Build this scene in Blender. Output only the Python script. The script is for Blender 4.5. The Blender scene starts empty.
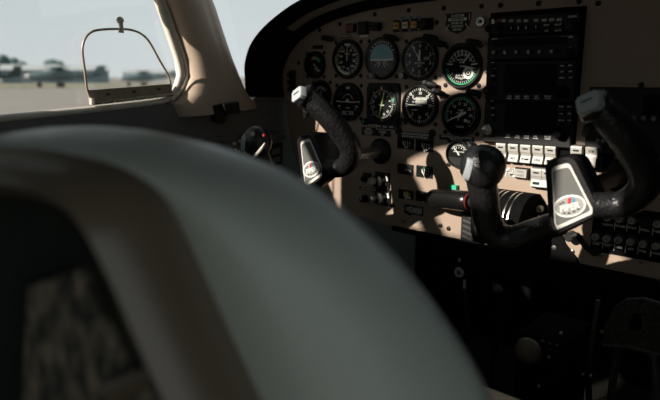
import bpy, bmesh, math, random
from mathutils import Vector, Matrix
random.seed(7)
SC = bpy.context.scene
COL = SC.collection
PI = math.pi
C_LOC=(0.4500,-0.9600,0.0000); C_YAW=0.741765; C_PITCH=-0.202458; C_FOC=32.727273
SEAT_O=Vector((0.2541,-0.7673,-0.0806)); SEAT_YAW=0.43633

# ------------------------------------------------------------------ materials
def nodes(name):
    m = bpy.data.materials.new(name); m.use_nodes = True
    nt = m.node_tree
    return m, nt, nt.nodes['Principled BSDF']

def mat(name, col, rough=.5, metal=0., var=.12, scale=60., bump=0., bscale=300., spec=.5, coat=0., emis=None, estr=0.):
    m, nt, b = nodes(name)
    tc = nt.nodes.new('ShaderNodeTexCoord')
    n = nt.nodes.new('ShaderNodeTexNoise'); n.inputs['Scale'].default_value = scale; n.inputs['Detail'].default_value = 4
    nt.links.new(tc.outputs['Object'], n.inputs['Vector'])
    r = nt.nodes.new('ShaderNodeValToRGB')
    r.color_ramp.elements[0].position = .3; r.color_ramp.elements[1].position = .7
    r.color_ramp.elements[0].color = (*[c*(1-var) for c in col], 1)
    r.color_ramp.elements[1].color = (*[min(1, c*(1+var)) for c in col], 1)
    nt.links.new(n.outputs['Fac'], r.inputs['Fac']); nt.links.new(r.outputs['Color'], b.inputs['Base Color'])
    b.inputs['Roughness'].default_value = rough; b.inputs['Metallic'].default_value = metal
    b.inputs['Specular IOR Level'].default_value = spec
    b.inputs['Coat Weight'].default_value = coat
    if bump:
        n2 = nt.nodes.new('ShaderNodeTexNoise'); n2.inputs['Scale'].default_value = bscale; n2.inputs['Detail'].default_value = 3
        nt.links.new(tc.outputs['Object'], n2.inputs['Vector'])
        bp = nt.nodes.new('ShaderNodeBump'); bp.inputs['Strength'].default_value = bump; bp.inputs['Distance'].default_value = .002
        nt.links.new(n2.outputs['Fac'], bp.inputs['Height']); nt.links.new(bp.outputs['Normal'], b.inputs['Normal'])
    if emis:
        b.inputs['Emission Color'].default_value = (*emis, 1); b.inputs['Emission Strength'].default_value = estr
    return m

def glass_mat(name, refl=.06, tint=(1, 1, 1)):
    m = bpy.data.materials.new(name); m.use_nodes = True
    nt = m.node_tree; nt.nodes.clear()
    o = nt.nodes.new('ShaderNodeOutputMaterial'); mx = nt.nodes.new('ShaderNodeMixShader')
    t = nt.nodes.new('ShaderNodeBsdfTransparent'); g = nt.nodes.new('ShaderNodeBsdfGlossy')
    t.inputs['Color'].default_value = (*tint, 1); g.inputs['Roughness'].default_value = .03
    mx.inputs[0].default_value = refl
    nt.links.new(t.outputs[0], mx.inputs[1]); nt.links.new(g.outputs[0], mx.inputs[2]); nt.links.new(mx.outputs[0], o.inputs['Surface'])
    return m

M = {}
M['panel'] = mat('tan_panel_paint', (.335, .250, .190), .6, var=.05, scale=25, bump=.12, bscale=900)
M['black'] = mat('black_plastic', (.012, .012, .012), .55, var=.2, spec=.3)
M['matte'] = mat('matte_black', (.005, .005, .005), .95, var=.2, spec=.06)
M['hood'] = mat('glareshield_vinyl', (.006, .006, .006), .85, bump=.2, bscale=500, spec=.15)
M['dial'] = mat('dial_black', (.008, .009, .009), .7, var=.1, spec=.06)
M['screen'] = mat('dark_screen', (.003, .003, .003), .5, var=.1, spec=.1)
M['white'] = mat('white_marking', (.76, .76, .71), .6, var=.04, spec=.3)
M['dimwhite'] = mat('grey_lettering', (.80, .80, .74), .6, var=.05, spec=.3)
M['cream'] = mat('cream_plastic', (.40, .385, .35), .45, var=.05)
M['grey'] = mat('grey_placard', (.30, .30, .28), .5, var=.1)
M['silver'] = mat('brushed_silver', (.62, .61, .58), .3, 1., var=.1)
M['chrome'] = mat('chrome', (.7, .7, .68), .12, 1., var=.03)
M['steel'] = mat('dark_steel', (.22, .22, .21), .4, 1., var=.15)
M['green'] = mat('green_arc', (.02, .32, .13), .6, var=.05)
M['teal'] = mat('green_tag', (.03, .42, .25), .5, var=.05)
M['red'] = mat('red_mark', (.45, .025, .02), .5, var=.05)
M['yellow'] = mat('yellow_mark', (.62, .45, .06), .5, var=.05)
M['limegreen'] = mat('needle_green', (.50, .62, .16), .5, var=.05)
M['orange'] = mat('orange_lens', (.80, .38, .10), .4, var=.05)
M['peach'] = mat('peach_lens', (.85, .68, .50), .4, var=.05)
M['darkred'] = mat('dark_red_lens', (.10, .012, .012), .35, var=.05)
M['skyblue'] = mat('horizon_blue', (.20, .42, .50), .6, var=.03)
M['brownearth'] = mat('horizon_brown', (.02, .016, .012), .6, var=.1)
M['ringred'] = mat('dull_red_ring', (.20, .02, .015), .5, var=.1)
M['border'] = mat('pale_plate_border', (.68, .65, .59), .35, var=.04)
M['gloss'] = mat('glossy_black_grip', (.007, .007, .007), .28, var=.1, spec=.5)
M['blue'] = mat('emblem_blue', (.05, .28, .42), .4, var=.05)
M['plate'] = mat('yoke_plate_grey', (.20, .20, .19), .25, .35, var=.06, scale=30)
M['leather'] = mat('worn_black_leather', (.011, .011, .0115), .36, var=.5, scale=220, bump=.7, bscale=200, spec=.6)
M['hub'] = mat('yoke_black_metal', (.014, .014, .015), .35, var=.2, bump=.1, spec=.5)
M['pillar'] = mat('beige_trim_plastic', (.52, .41, .31), .5, var=.05, scale=18, bump=.1, bscale=500)
M['frame'] = mat('cream_window_frame', (.62, .57, .50), .45, var=.05)
M['bronze'] = mat('worn_bronze_metal', (.36, .30, .23), .45, .4, var=.15)
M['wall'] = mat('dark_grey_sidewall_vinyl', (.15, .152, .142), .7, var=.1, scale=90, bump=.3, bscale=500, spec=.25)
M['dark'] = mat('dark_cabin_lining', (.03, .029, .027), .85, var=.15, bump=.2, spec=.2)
M['carpet'] = mat('black_brown_carpet', (.008, .0075, .006), .95, var=.4, scale=300, bump=.6, bscale=600, spec=.1)
M['ceiling'] = mat('headliner_fabric', (.20, .19, .17), .9, var=.08, bump=.2)
M['seat'] = mat('green_grey_seat_vinyl', (.37, .41, .375), .36, var=.03, scale=12, bump=.12, bscale=700, spec=.45)
M['seatrim'] = mat('taupe_seat_shell', (.115, .092, .066), .28, var=.06, scale=14, bump=.1, spec=.6)
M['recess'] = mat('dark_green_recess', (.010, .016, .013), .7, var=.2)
M['seatcream'] = mat('cream_cushion', (.80, .70, .56), .55, var=.05, bump=.2)
M['skin_metal'] = mat('tread_metal', (.09, .085, .07), .5, .3, var=.2)
M['knobbrown'] = mat('brown_knob', (.16, .115, .08), .5, var=.15)
M['trimstrip'] = mat('tan_trim_strip', (.36, .31, .26), .5, var=.05)
M['glass'] = glass_mat('window_glass', .03)
M['lens'] = glass_mat('dial_glass', .007)

# fuzzy pocket contents
def fuzzy():
    m, nt, b = nodes('mottled_fleece')
    tc = nt.nodes.new('ShaderNodeTexCoord'); mp = nt.nodes.new('ShaderNodeMapping'); mp.inputs['Scale'].default_value = (150, 150, 60)
    mp.inputs['Rotation'].default_value = (0, .5, 0)
    n = nt.nodes.new('ShaderNodeTexNoise'); n.inputs['Scale'].default_value = 1.; n.inputs['Detail'].default_value = 5
    r = nt.nodes.new('ShaderNodeValToRGB')
    r.color_ramp.elements[0].position = .42; r.color_ramp.elements[0].color = (.03, .032, .028, 1)
    r.color_ramp.elements[1].position = .66; r.color_ramp.elements[1].color = (.20, .17, .12, 1)
    nt.links.new(tc.outputs['Object'], mp.inputs['Vector']); nt.links.new(mp.outputs[0], n.inputs['Vector'])
    nt.links.new(n.outputs['Fac'], r.inputs['Fac']); nt.links.new(r.outputs['Color'], b.inputs['Base Color'])
    b.inputs['Roughness'].default_value = .9
    return m
M['fleece'] = fuzzy()

# crumpled reflective tape
M['foil'] = mat('crumpled_silver_tape', (.55, .54, .50), .35, .5, var=.5, scale=240, bump=1., bscale=300)

# tread plate of the pedal
def tread():
    m, nt, b = nodes('pedal_tread')
    tc = nt.nodes.new('ShaderNodeTexCoord'); v = nt.nodes.new('ShaderNodeTexVoronoi'); v.inputs['Scale'].default_value = 170
    r = nt.nodes.new('ShaderNodeValToRGB')
    r.color_ramp.elements[0].position = .2; r.color_ramp.elements[0].color = (.10, .09, .07, 1)
    r.color_ramp.elements[1].position = .5; r.color_ramp.elements[1].color = (.035, .032, .027, 1)
    nt.links.new(tc.outputs['Object'], v.inputs['Vector']); nt.links.new(v.outputs['Distance'], r.inputs['Fac'])
    nt.links.new(r.outputs['Color'], b.inputs['Base Color']); b.inputs['Roughness'].default_value = .5
    return m
M['tread'] = tread()

# ------------------------------------------------------------------ mesh builder
# panel frame: u = right (X), o = out of the panel towards the seats (-Y), w = up (Z)
def V(u, o, w): return Vector((u, -o, w))

_txt = {}
def text_mesh(s, size):
    k = (s, size)
    if k not in _txt:
        cu = bpy.data.curves.new('t', 'FONT'); cu.body = s; cu.size = size; cu.align_x = 'CENTER'; cu.align_y = 'CENTER'
        cu.extrude = .00012; cu.offset = size*.018; cu.resolution_u = 2
        ob = bpy.data.objects.new('t', cu); COL.objects.link(ob)
        dg = bpy.context.evaluated_depsgraph_get()
        me = bpy.data.meshes.new_from_object(ob.evaluated_get(dg))
        vs = [tuple(v.co) for v in me.vertices]; fs = [tuple(p.vertices) for p in me.polygons]
        bpy.data.objects.remove(ob); bpy.data.curves.remove(cu); bpy.data.meshes.remove(me)
        _txt[k] = (vs, fs)
    return _txt[k]

class MB:
    def __init__(self): self.bm = bmesh.new()
    def add(self, vs, fs):
        b = [self.bm.verts.new(v) for v in vs]
        for f in fs:
            try: self.bm.faces.new([b[i] for i in f])
            except ValueError: pass
        return self
    def prism(self, pts, o0, o1, bev=0., fn=V):
        """polygon in (u,w) from depth o0 to o1, front edge optionally chamfered"""
        n = len(pts); cx = sum(p[0] for p in pts)/n; cy = sum(p[1] for p in pts)/n
        def ring(o, inset):
            out = []
            for i, p in enumerate(pts):
                a, c = pts[i-1], pts[(i+1) % n]
                t = Vector((c[0]-a[0], c[1]-a[1])); t.normalize() if t.length else None
                nn = Vector((-t.y, t.x))
                if nn.dot(Vector((cx-p[0], cy-p[1]))) < 0: nn = -nn
                out.append(fn(p[0]+nn.x*inset, o, p[1]+nn.y*inset))
            return out
        rings = [ring(o0, 0)]
        if bev: rings += [ring(o1-bev if o1 > o0 else o1+bev, 0), ring(o1, bev)]
        else: rings += [ring(o1, 0)]
        vs = [v for r in rings for v in r]; fs = []
        for k in range(len(rings)-1):
            for i in range(n):
                j = (i+1) % n; fs.append((k*n+i, k*n+j, (k+1)*n+j, (k+1)*n+i))
        fs.append(tuple(range(n))[::-1]); fs.append(tuple(range((len(rings)-1)*n, len(rings)*n)))
        return self.add(vs, fs)
    def rect(self, u, w, su, sw, o0, o1, rot=0., bev=0., fn=V):
        c, s = math.cos(rot), math.sin(rot)
        return self.prism([(u+x*c-y*s, w+x*s+y*c) for x, y in ((-su/2, -sw/2), (su/2, -sw/2), (su/2, sw/2), (-su/2, sw/2))], o0, o1, bev, fn)
    def box(self, c, s, bev=0., rot=None, seg=2):
        b2 = bmesh.new(); bmesh.ops.create_cube(b2, size=1.)
        for v in b2.verts: v.co = Vector((v.co.x*s[0], v.co.y*s[1], v.co.z*s[2]))
        if bev: bmesh.ops.bevel(b2, geom=list(b2.edges), offset=bev, segments=seg, profile=.5, affect='EDGES')
        mt = Matrix.Translation(c) @ (rot.to_4x4() if rot else Matrix())
        return self.merge(b2, mt)
    def merge(self, b2, mt=None):
        b2.verts.ensure_lookup_table()
        for i, v in enumerate(b2.verts): v.index = i
        self.add([(mt @ v.co) if mt else v.co.copy() for v in b2.verts], [tuple(v.index for v in f.verts) for f in b2.faces])
        b2.free(); return self
    def lathe(self, prof, u=0., w=0., segs=32, fn=V, sq=1.):
        """profile [(radius, out)] spun about the out axis"""
        vs = []; fs = []; n = segs
        for r, o in prof:
            for i in range(n):
                a = 2*PI*i/n; vs.append(fn(u+r*math.cos(a)*sq, o, w+r*math.sin(a)))
        for k in range(len(prof)-1):
            for i in range(n):
                j = (i+1) % n; fs.append((k*n+i, k*n+j, (k+1)*n+j, (k+1)*n+i))
        if prof[0][0] > 1e-6: fs.append(tuple(range(n))[::-1])
        if prof[-1][0] > 1e-6: fs.append(tuple(range((len(prof)-1)*n, len(prof)*n)))
        return self.add(vs, fs)
    def ring(self, r0, r1, o0, o1, u=0., w=0., segs=40, a0=0., a1=2*PI, fn=V):
        """flat ring or arc; angles clockwise from straight up"""
        full = abs(a1-a0) > 2*PI-1e-4; n = segs; vs = []; fs = []; m = n if full else n+1
        for i in range(m):
            a = a0+(a1-a0)*i/n; s, c = math.sin(a), math.cos(a)
            for r, o in ((r0, o0), (r1, o0), (r1, o1), (r0, o1)): vs.append(fn(u+r*s, o, w+r*c))
        for i in range(n):
            j = (i+1) % m
            for k in range(4): fs.append((i*4+k, j*4+k, j*4+(k+1) % 4, i*4+(k+1) % 4))
        if not full: fs += [(0, 1, 2, 3), (n*4+3, n*4+2, n*4+1, n*4)]
        return self.add(vs, fs)
    def tick(self, ang, r0, r1, wd, o0, o1, u=0., w=0., wd2=None):
        wd2 = wd if wd2 is None else wd2
        s, c = math.sin(ang), math.cos(ang)
        q = [(r0, -wd/2), (r0, wd/2), (r1, wd2/2), (r1, -wd2/2)]
        return self.prism([(u+r*s+d*c, w+r*c-d*s) for r, d in q], o0, o1)
    def ticks(self, n, a0, a1, r0, r1, wd, o0, o1, u=0., w=0.):
        for i in range(n): self.tick(a0+(a1-a0)*i/max(1, n-1), r0, r1, wd, o0, o1, u, w)
        return self
    def text(self, s, u, w, o, size, rot=0., sx=1., shear=0.):
        vs, fs = text_mesh(s, size); c, k = math.cos(rot), math.sin(rot)
        out = []
        for x, y, z in vs:
            x = x*sx+shear*y; out.append(V(u+x*c-y*k, o+z+.00012, w+x*k+y*c))
        return self.add(out, fs)
    def tube(self, path, rad, segs=12, cap=True):
        path = [Vector(p) for p in path]; n = len(path)
        if not hasattr(rad, '__len__'): rad = [rad]*n
        t = (path[1]-path[0]).normalized(); up = Vector((0, 0, 1)) if abs(t.z) < .9 else Vector((1, 0, 0))
        nrm = t.cross(up).normalized(); vs = []; fs = []
        for i in range(n):
            a = path[min(i+1, n-1)]-path[max(i-1, 0)]
            t = a.normalized(); nrm = (nrm-t*nrm.dot(t)).normalized(); bn = t.cross(nrm)
            for j in range(segs):
                an = 2*PI*j/segs; r = rad[i]
                rx, ry = r if hasattr(r, '__len__') else (r, r)
                vs.append(path[i]+nrm*(rx*math.cos(an))+bn*(ry*math.sin(an)))
        for i in range(n-1):
            for j in range(segs):
                k = (j+1) % segs; fs.append((i*segs+j, i*segs+k, (i+1)*segs+k, (i+1)*segs+j))
        if cap: fs += [tuple(range(segs))[::-1], tuple(range((n-1)*segs, n*segs))]
        return self.add(vs, fs)
    def loft(self, rings, closed=True, cap0=True, cap1=True):
        n = len(rings[0]); fs = []
        for k in range(len(rings)-1):
            for i in range(n if closed else n-1):
                j = (i+1) % n; fs.append((k*n+i, k*n+j, (k+1)*n+j, (k+1)*n+i))
        if cap0 and closed: fs.append(tuple(range(n))[::-1])
        if cap1 and closed: fs.append(tuple(range((len(rings)-1)*n, len(rings)*n)))
        return self.add([p for r in rings for p in r], fs)
    def build(self, name, m, parent=None, angle=40, loc=None, sub=0):
        bmesh.ops.recalc_face_normals(self.bm, faces=self.bm.faces)
        me = bpy.data.meshes.new(name); self.bm.to_mesh(me); self.bm.free()
        me.materials.append(M[m] if isinstance(m, str) else m)
        for p in me.polygons: p.use_smooth = True
        me.set_sharp_from_angle(angle=math.radians(angle))
        o = bpy.data.objects.new(name, me); COL.objects.link(o)
        if parent: o.parent = parent
        if loc is not None: o.location = loc
        if sub:
            s = o.modifiers.new('s', 'SUBSURF'); s.levels = s.render_levels = sub
        return o

def smooth_path(pts, n=6):
    pts = [Vector(p) for p in pts]; out = []
    for i in range(len(pts)-1):
        p0 = pts[max(i-1, 0)]; p1 = pts[i]; p2 = pts[i+1]; p3 = pts[min(i+2, len(pts)-1)]
        for k in range(n):
            t = k/n
            out.append(.5*((2*p1)+(p2-p0)*t+(2*p0-5*p1+4*p2-p3)*t*t+(3*p1-p0-3*p2+p3)*t**3))
    out.append(pts[-1]); return out

def lerp_list(v, n):
    m = len(v)-1; out = []
    for i in range(n):
        t = i/(n-1)*m; k = min(int(t), m-1); f = t-k
        out.append(v[k]*(1-f)+v[k+1]*f)
    return out

def thing(name, label, cat, loc=(0, 0, 0), group=None, rot=None):
    o = bpy.data.objects.new(name, None); COL.objects.link(o); o.empty_display_size = .02
    o.location = loc
    if rot: o.rotation_euler = rot
    o['label'] = label; o['category'] = cat
    if group: o['group'] = group
    return o
def tag(o, label, cat, group=None, kind=None):
    o['label'] = label; o['category'] = cat
    if group: o['group'] = group
    if kind: o['kind'] = kind
    return o
def struct(o, label=None):
    o['kind'] = 'structure'
    if label: o['label'] = label
    return o
def on_panel(name, label, cat, uw, group=None, o=0.):
    return thing(name, label, cat, (uw[0], -o, uw[1]), group)

# ------------------------------------------------------------------ world, sun, camera
w = bpy.data.worlds.new('sky'); SC.world = w; w.use_nodes = True
nt = w.node_tree; bg = nt.nodes['Background']
tc = nt.nodes.new('ShaderNodeTexCoord'); sx = nt.nodes.new('ShaderNodeSeparateXYZ'); rp = nt.nodes.new('ShaderNodeValToRGB')
nt.links.new(tc.outputs['Generated'], sx.inputs[0]); nt.links.new(sx.outputs['Z'], rp.inputs['Fac'])
e = rp.color_ramp.elements
e[0].position = 0.; e[0].color = (.60, .65, .655, 1); e[1].position = .6; e[1].color = (.42, .50, .53, 1)
e2 = rp.color_ramp.elements.new(.12); e2.color = (.56, .62, .63, 1)
cl = nt.nodes.new('ShaderNodeTexNoise'); cl.inputs['Scale'].default_value = 3.; cl.inputs['Detail'].default_value = 5
nt.links.new(tc.outputs['Generated'], cl.inputs['Vector'])
mxn = nt.nodes.new('ShaderNodeMix'); mxn.data_type = 'RGBA'; mxn.blend_type = 'MULTIPLY'; mxn.inputs[0].default_value = .15
nt.links.new(rp.outputs['Color'], mxn.inputs[6]); nt.links.new(cl.outputs['Fac'], mxn.inputs[7])
nt.links.new(mxn.outputs[2], bg.inputs['Color']); bg.inputs['Strength'].default_value = 1.15

SUN_D = Vector((.35, 1., -.50)).normalized()
sl = bpy.data.lights.new('sun', 'SUN'); sl.energy = 8.0; sl.angle = math.radians(.7); sl.color = (1., .92, .81)
so = bpy.data.objects.new('sun', sl); COL.objects.link(so)
so.rotation_euler = SUN_D.to_track_quat('-Z', 'Y').to_euler(); so.location = (-3, -6, 4)

cam = bpy.data.cameras.new('camera'); co = bpy.data.objects.new('camera', cam); COL.objects.link(co)
cam.sensor_width = 36; cam.lens = C_FOC; co.location = C_LOC; co.rotation_euler = (PI/2+C_PITCH, 0, C_YAW)
cam.clip_start = .01; cam.clip_end = 2000
cam.dof.use_dof = True; cam.dof.focus_distance = 1.0; cam.dof.aperture_fstop = 4.0
SC.camera = co
SC.view_settings.view_transform = 'Standard'; SC.view_settings.look = 'None'; SC.view_settings.gamma = 1.
SC.view_settings.exposure = 0.; SC.view_settings.use_curve_mapping = False

# ------------------------------------------------------------------ cabin shell
XW = -.58
def plate(outer, holes, a0, a1, fn):
    """flat plate with holes; fn(p, q, a) -> point, a = coordinate through the thickness"""
    bm = bmesh.new(); es = []
    for loop in [outer]+holes:
        vs = [bm.verts.new((p[0], p[1], 0)) for p in loop]
        for i in range(len(vs)): es.append(bm.edges.new((vs[i-1], vs[i])))
    bmesh.ops.triangle_fill(bm, edges=es, use_beauty=True, use_dissolve=False, normal=(0, 0, 1))
    ext = bmesh.ops.extrude_face_region(bm, geom=list(bm.faces)[:])
    top = {g for g in ext['geom'] if isinstance(g, bmesh.types.BMVert)}
    for v in bm.verts: v.co = Vector(fn(v.co.x, v.co.y, a1 if v in top else a0))
    m = MB(); m.bm.free(); m.bm = bm
    return m
YZ = lambda p, q, a: (a, p, q)
XY = lambda p, q, a: (p, q, a)

sill = [(-2.2, -.16), (-1.2, -.10), (-0.6088,-0.0700), (-0.4605,-0.0623), (-0.2933,-0.0501), (-0.2766,-0.0781), (-0.1132,-0.0665), (-0.0782,-0.0437), (-0.0366,-0.0335), (0.0259,-0.0301), (.32, -.04)]
low = [(-2.2, -.75)]+sill+[(.6, -.05), (.6, -.75)]
struct(plate(low, [], XW-.04, XW, YZ).build('wall_left', 'wall'))
# upper left wall: two side windows, plus unseen opening added for sun pattern
win0 = [(-0.7982,-0.0705), (-0.6088,-0.0700), (-0.4605,-0.0623), (-0.2933,-0.0501), (-0.2668,-0.0294), (-0.2534,0.0016), (-0.2563,0.0325), (-0.2700,0.0739), (-0.2853,0.1157), (-0.2985,0.1491), (-.33, .185), (-.38, .215), (-1.0, .215), (-1.0, .0)]
win1 = [(-0.6349,-0.0709), (-0.6088,-0.0700), (-0.4605,-0.0623), (-0.2933,-0.0501), (-0.2668,-0.0294), (-0.2534,0.0016), (-0.2563,0.0325), (-0.2700,0.0739), (-0.2853,0.1157), (-0.2985,0.1491), (-.345, .146), (-.45, .136), (-.60, .125), (-.622, .10), (-.622, .0)]
up = [(-2.2, -.158), (-1.2, -.098), (-0.6087,-0.0684), (-0.4604,-0.0605), (-0.2931,-0.0482), (-0.2810,-0.0739), (-0.1352,-0.0657), (-0.1560,0.0750), (-0.2079,0.1877), (-.12, .34), (-2.2, .34)]
def inset_loop(loop, d):
    cx = sum(p[0] for p in loop)/len(loop); cy = sum(p[1] for p in loop)/len(loop); out = []
    for p in loop:
        v = Vector((cx-p[0], cy-p[1])); v.normalize(); out.append((p[0]+v.x*d, p[1]+v.y*d))
    return out
win_in = inset_loop(win1, .004)
rear_win = [(-1.5, -.06), (-1.2, -.06), (-1.2, .2), (-1.5, .2)]
struct(plate(up, [win_in, rear_win, [(-.895, .160), (-.895, .322), (-1.235, .322)]], XW-.035, XW-.003, YZ).build('wall_left_upper', 'frame'))
win = thing('window_1', 'pilot side window of clear acrylic in cream frame', 'window', (XW, -.6, .05)); win['kind'] = 'structure'
def rel(pts, o): return [(p[0]-o[0], p[1]-o[1], p[2]-o[2]) for p in pts]
fr = [(-0.6380,-0.0668), (-0.6090,-0.0652), (-0.4611,-0.0578), (-0.3426,-0.0495), (-0.2986,-0.0422), (-0.2795,-0.0253), (-0.2663,0.0035), (-0.2692,0.0322), (-0.2826,0.0732), (-0.2976,0.1147), (-0.3105,0.1478), (-.345, .146), (-.45, .137), (-.60, .126)]
m = MB(); m.tube(rel([(XW-.006, y, z) for y, z in smooth_path([(p[0], p[1], 0) for p in fr], 5) for y, z in [(y, z)]] if False else [(XW-.006, v.x, v.y) for v in smooth_path([(p[0], p[1], 0) for p in fr], 5)], (XW, -.6, .05)), .0065, 10)
m.build('window_frame', 'frame', win)
m = MB(); m.tube(rel([(XW+.0, v.x, v.y) for v in smooth_path([(p[0], p[1], 0) for p in [(-0.2942,-0.0442), (-0.2703,-0.0254), (-0.2570,0.0036), (-0.2600,0.0324), (-0.2736,0.0736), (-0.2888,0.1153), (-0.3019,0.1486), (-.32, .2)]], 5)], (XW, -.6, .05)), .0035, 10)
m.build('rubber_seal', 'frame', win)
plate(inset_loop(win1, -.006), [], -.024, -.021, lambda p, q, a: (a, p+.6, q-.05)).build('window_pane', 'glass', win)
m = MB(); m.box((XW-.02, -1.35, .07), (.003, .32, .28)); struct(tag(m.build('window_2', 'glass'), 'rear side window pane', 'window'))

# beige pillar between side window and windshield
rows = [((178,117),(258,107))]
PL = [((-0.2812,-0.0779), (-0.0732,-0.0669)), ((-0.2934,-0.0520), (-0.0800,-0.0546)), ((-0.2717,-0.0332), (-0.1035,-0.0323)), ((-0.2547,-0.0003), (-0.1230,0.0018)), ((-0.2575,0.0325), (-0.1417,0.0389)), ((-0.2711,0.0738), (-0.1630,0.0907)), ((-0.2864,0.1156), (-0.1788,0.1330)), ((-0.2968,0.1420), (-0.1878,0.1516)), ((-0.3189,0.1929), (-0.2069,0.2065)), ((-0.3417,0.2446), (-0.2250,0.2628))]
rings = []
for k, (l, r) in enumerate(PL):
    ring = []
    n = 14
    for i in range(n+1):
        t = i/n
        b = .024*math.sin(PI*min(1, t*1.25+.02))**.6 if t < .8 else .024*max(0., math.sin(PI*.5*(1-t)/.2))**.5*.25
        b = .034*(math.sin(PI*t**.8)**.55)
        if .60 < t < .70: b -= .0025*math.sin(PI*(t-.6)/.1)
        ring.append((XW-.002+b, l[0]*(1-t)+r[0]*t, l[1]*(1-t)+r[1]*t))
    ring.append((XW-.03, r[0], r[1])); ring.append((XW-.03, l[0], l[1]))
    rings.append(ring)
m = MB(); m.loft(rings)
struct(m.build('pillar', 'pillar', angle=60), 'beige plastic window pillar')

struct(plate([(-.62, -2.2), (.62, -2.2), (.62, .6), (-.62, .6)], [], -.79, -.75, XY).build('floor', 'carpet'))
m = MB(); m.box((0, .58, -.36), (1.24, .04, .80)); struct(m.build('wall_front', 'matte'))
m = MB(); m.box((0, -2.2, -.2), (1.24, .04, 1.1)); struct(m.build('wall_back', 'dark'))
# right wall round the open cabin door
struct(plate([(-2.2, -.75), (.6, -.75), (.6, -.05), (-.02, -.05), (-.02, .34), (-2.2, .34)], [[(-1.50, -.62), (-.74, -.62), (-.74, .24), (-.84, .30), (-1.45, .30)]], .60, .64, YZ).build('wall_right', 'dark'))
SUN_HOLES = []
_main = [(-0.5790,-0.9896), (-0.5425,-0.9650), (-0.4751,-0.9238), (-0.4041,-0.8980), (-0.3626,-0.8906), (-0.2322,-0.8680), (-0.1721,-0.8745), (-0.2235,-1.0422), (-0.2443,-1.1690), (-0.2268,-1.2492), (-0.5001,-1.2576), (-0.6886,-1.2578)]
_plate = [(.226, -.190), (.30, -.190), (.30, -.296), (.226, -.296)]  # opening added so sun reaches the right yoke plate
_plate = [(x-.35*(.333-z)/.5, -(.333-z)/.5) for x, z in _plate]
_band = [(-0.6087,-0.8414), (-0.5519,-0.7714), (-0.5032,-0.7348), (-0.4340,-0.6995), (-0.3918,-0.6702), (-0.2861,-0.6464), (-0.3023,-0.6969), (-0.3893,-0.7269), (-0.4178,-0.7494), (-0.5078,-0.7838), (-0.5350,-0.8083)]  # slit added for the narrow sun band across the gauges
SUN_HOLES = [[(max(x, -.572), y) for x, y in h] for h in (_main, _band, _plate)]  # unseen roof openings, invented to shape the sunlight on the panel

ceil_ob = struct(plate([(-.62, -2.2), (.62, -2.2), (.62, -.13), (-.62, -.13)], SUN_HOLES, .331, .335, XY).build('ceiling', 'ceiling'))
m = MB(); m.box((-.26, -1.20, .338), (.64, 1.56, .003)); struct(tag(m.build('sun_opening_pane', 'glass'), 'added pane over the unseen roof openings that shape the sun', 'window'))  # glazing for the invented sun openings, no known roof window

# windshield
bot = [(-.592, -.085, -.05), (-.60, .05, -.03), (-.585, .20, .02), (-.50, .36, .07), (-.25, .48, .10), (.25, .48, .10), (.50, .36, .07), (.585, .20, .02), (.60, .05, -.03), (.60, -.03, -.03)]
top = [(-.592, -.185, .335), (-.55, -.16, .335), (-.50, -.145, .335), (-.42, -.138, .335), (-.2, -.135, .335), (.2, -.135, .335), (.42, -.138, .335), (.5, -.14, .335), (.55, -.14, .335), (.60, -.14, .335)]
mid = [tuple((a+b)/2+c for a, b, c in zip(p, q, (0, .05, .02))) for p, q in zip(bot, top)]
mid[0] = tuple((a+b)/2 for a, b in zip(bot[0], top[0]))
m = MB(); m.loft([bot, mid, top], closed=False)
struct(tag(m.build('window_4', 'glass'), 'curved clear windshield ahead of the glareshield', 'windshield'))

# glareshield hood over the panel
OUT = [(-0.5760,-0.0428), (-0.5784,-0.0194), (-0.5841,0.0018), (-0.5813,0.0271), (-0.5582,0.0659), (-0.5124,0.1021), (-0.4348,0.1374), (-0.3541,0.1580), (-0.2693,0.1737), (-0.1724,0.1822), (-0.0603,0.1863), (0.0512,0.1851), (0.1462,0.1815), (.42, .185), (.53, .155), (.575, .09), (.585, -.05)]
INN = [(-0.5731,-0.0454), (-0.5777,-0.0251), (-0.5823,-0.0071), (-0.5716,0.0241), (-0.5480,0.0566), (-0.5097,0.0832), (-0.4440,0.1090), (-0.3748,0.1226), (-0.2983,0.1306), (-0.2058,0.1344), (-0.1031,0.1362), (0.0048,0.1347), (0.1133,0.1319), (.36, .128), (.48, .11), (.545, .05), (.555, -.05)]
OUT = [(max(p[0], -.577), p[1]) for p in OUT]
OUTs = [(v.x, v.y) for v in smooth_path([(p[0], p[1], 0) for p in OUT], 4)]
INNs = [(v.x, v.y) for v in smooth_path([(p[0], p[1], 0) for p in INN], 4)]
def mixc(f, y, off=0.):
    res = []
    for i, (a, b) in enumerate(zip(OUTs, INNs)):
        v = Vector((b[0]-a[0], b[1]-a[1])); n = v.normalized() if v.length else v
        res.append(Vector((a[0]+v.x*f+n.x*off, y, a[1]+v.y*f+n.y*off)))
    return res
gl = thing('glareshield', 'black padded glareshield hood arching over the instrument panel', 'glareshield', (0, -.05, .12))
def shift(rings, o): o = Vector(o); return [[Vector(p)-o for p in r] for r in rings]
back = [Vector((p[0], .34, p[1]*.55+.02)) for p in OUTs]
m = MB(); m.loft(shift([back, mixc(0, .05), mixc(-.02, -.10), mixc(.0, -.108), mixc(.08, -.111), mixc(.16, -.106), mixc(.3, -.085), mixc(.65, -.045), mixc(1., -.004), mixc(1., .012)], gl.location), closed=False)
m.build('hood', 'hood', gl, angle=60)
k0 = 21; k1 = 62
s1 = mixc(.47, -.064, .003)[k0:k1]; s2 = mixc(.66, -.042, .003)[k0:k1]
s1b = [p+Vector((0, .004, .002)) for p in s1]; s2b = [p+Vector((0, .004, .002)) for p in s2]
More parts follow.
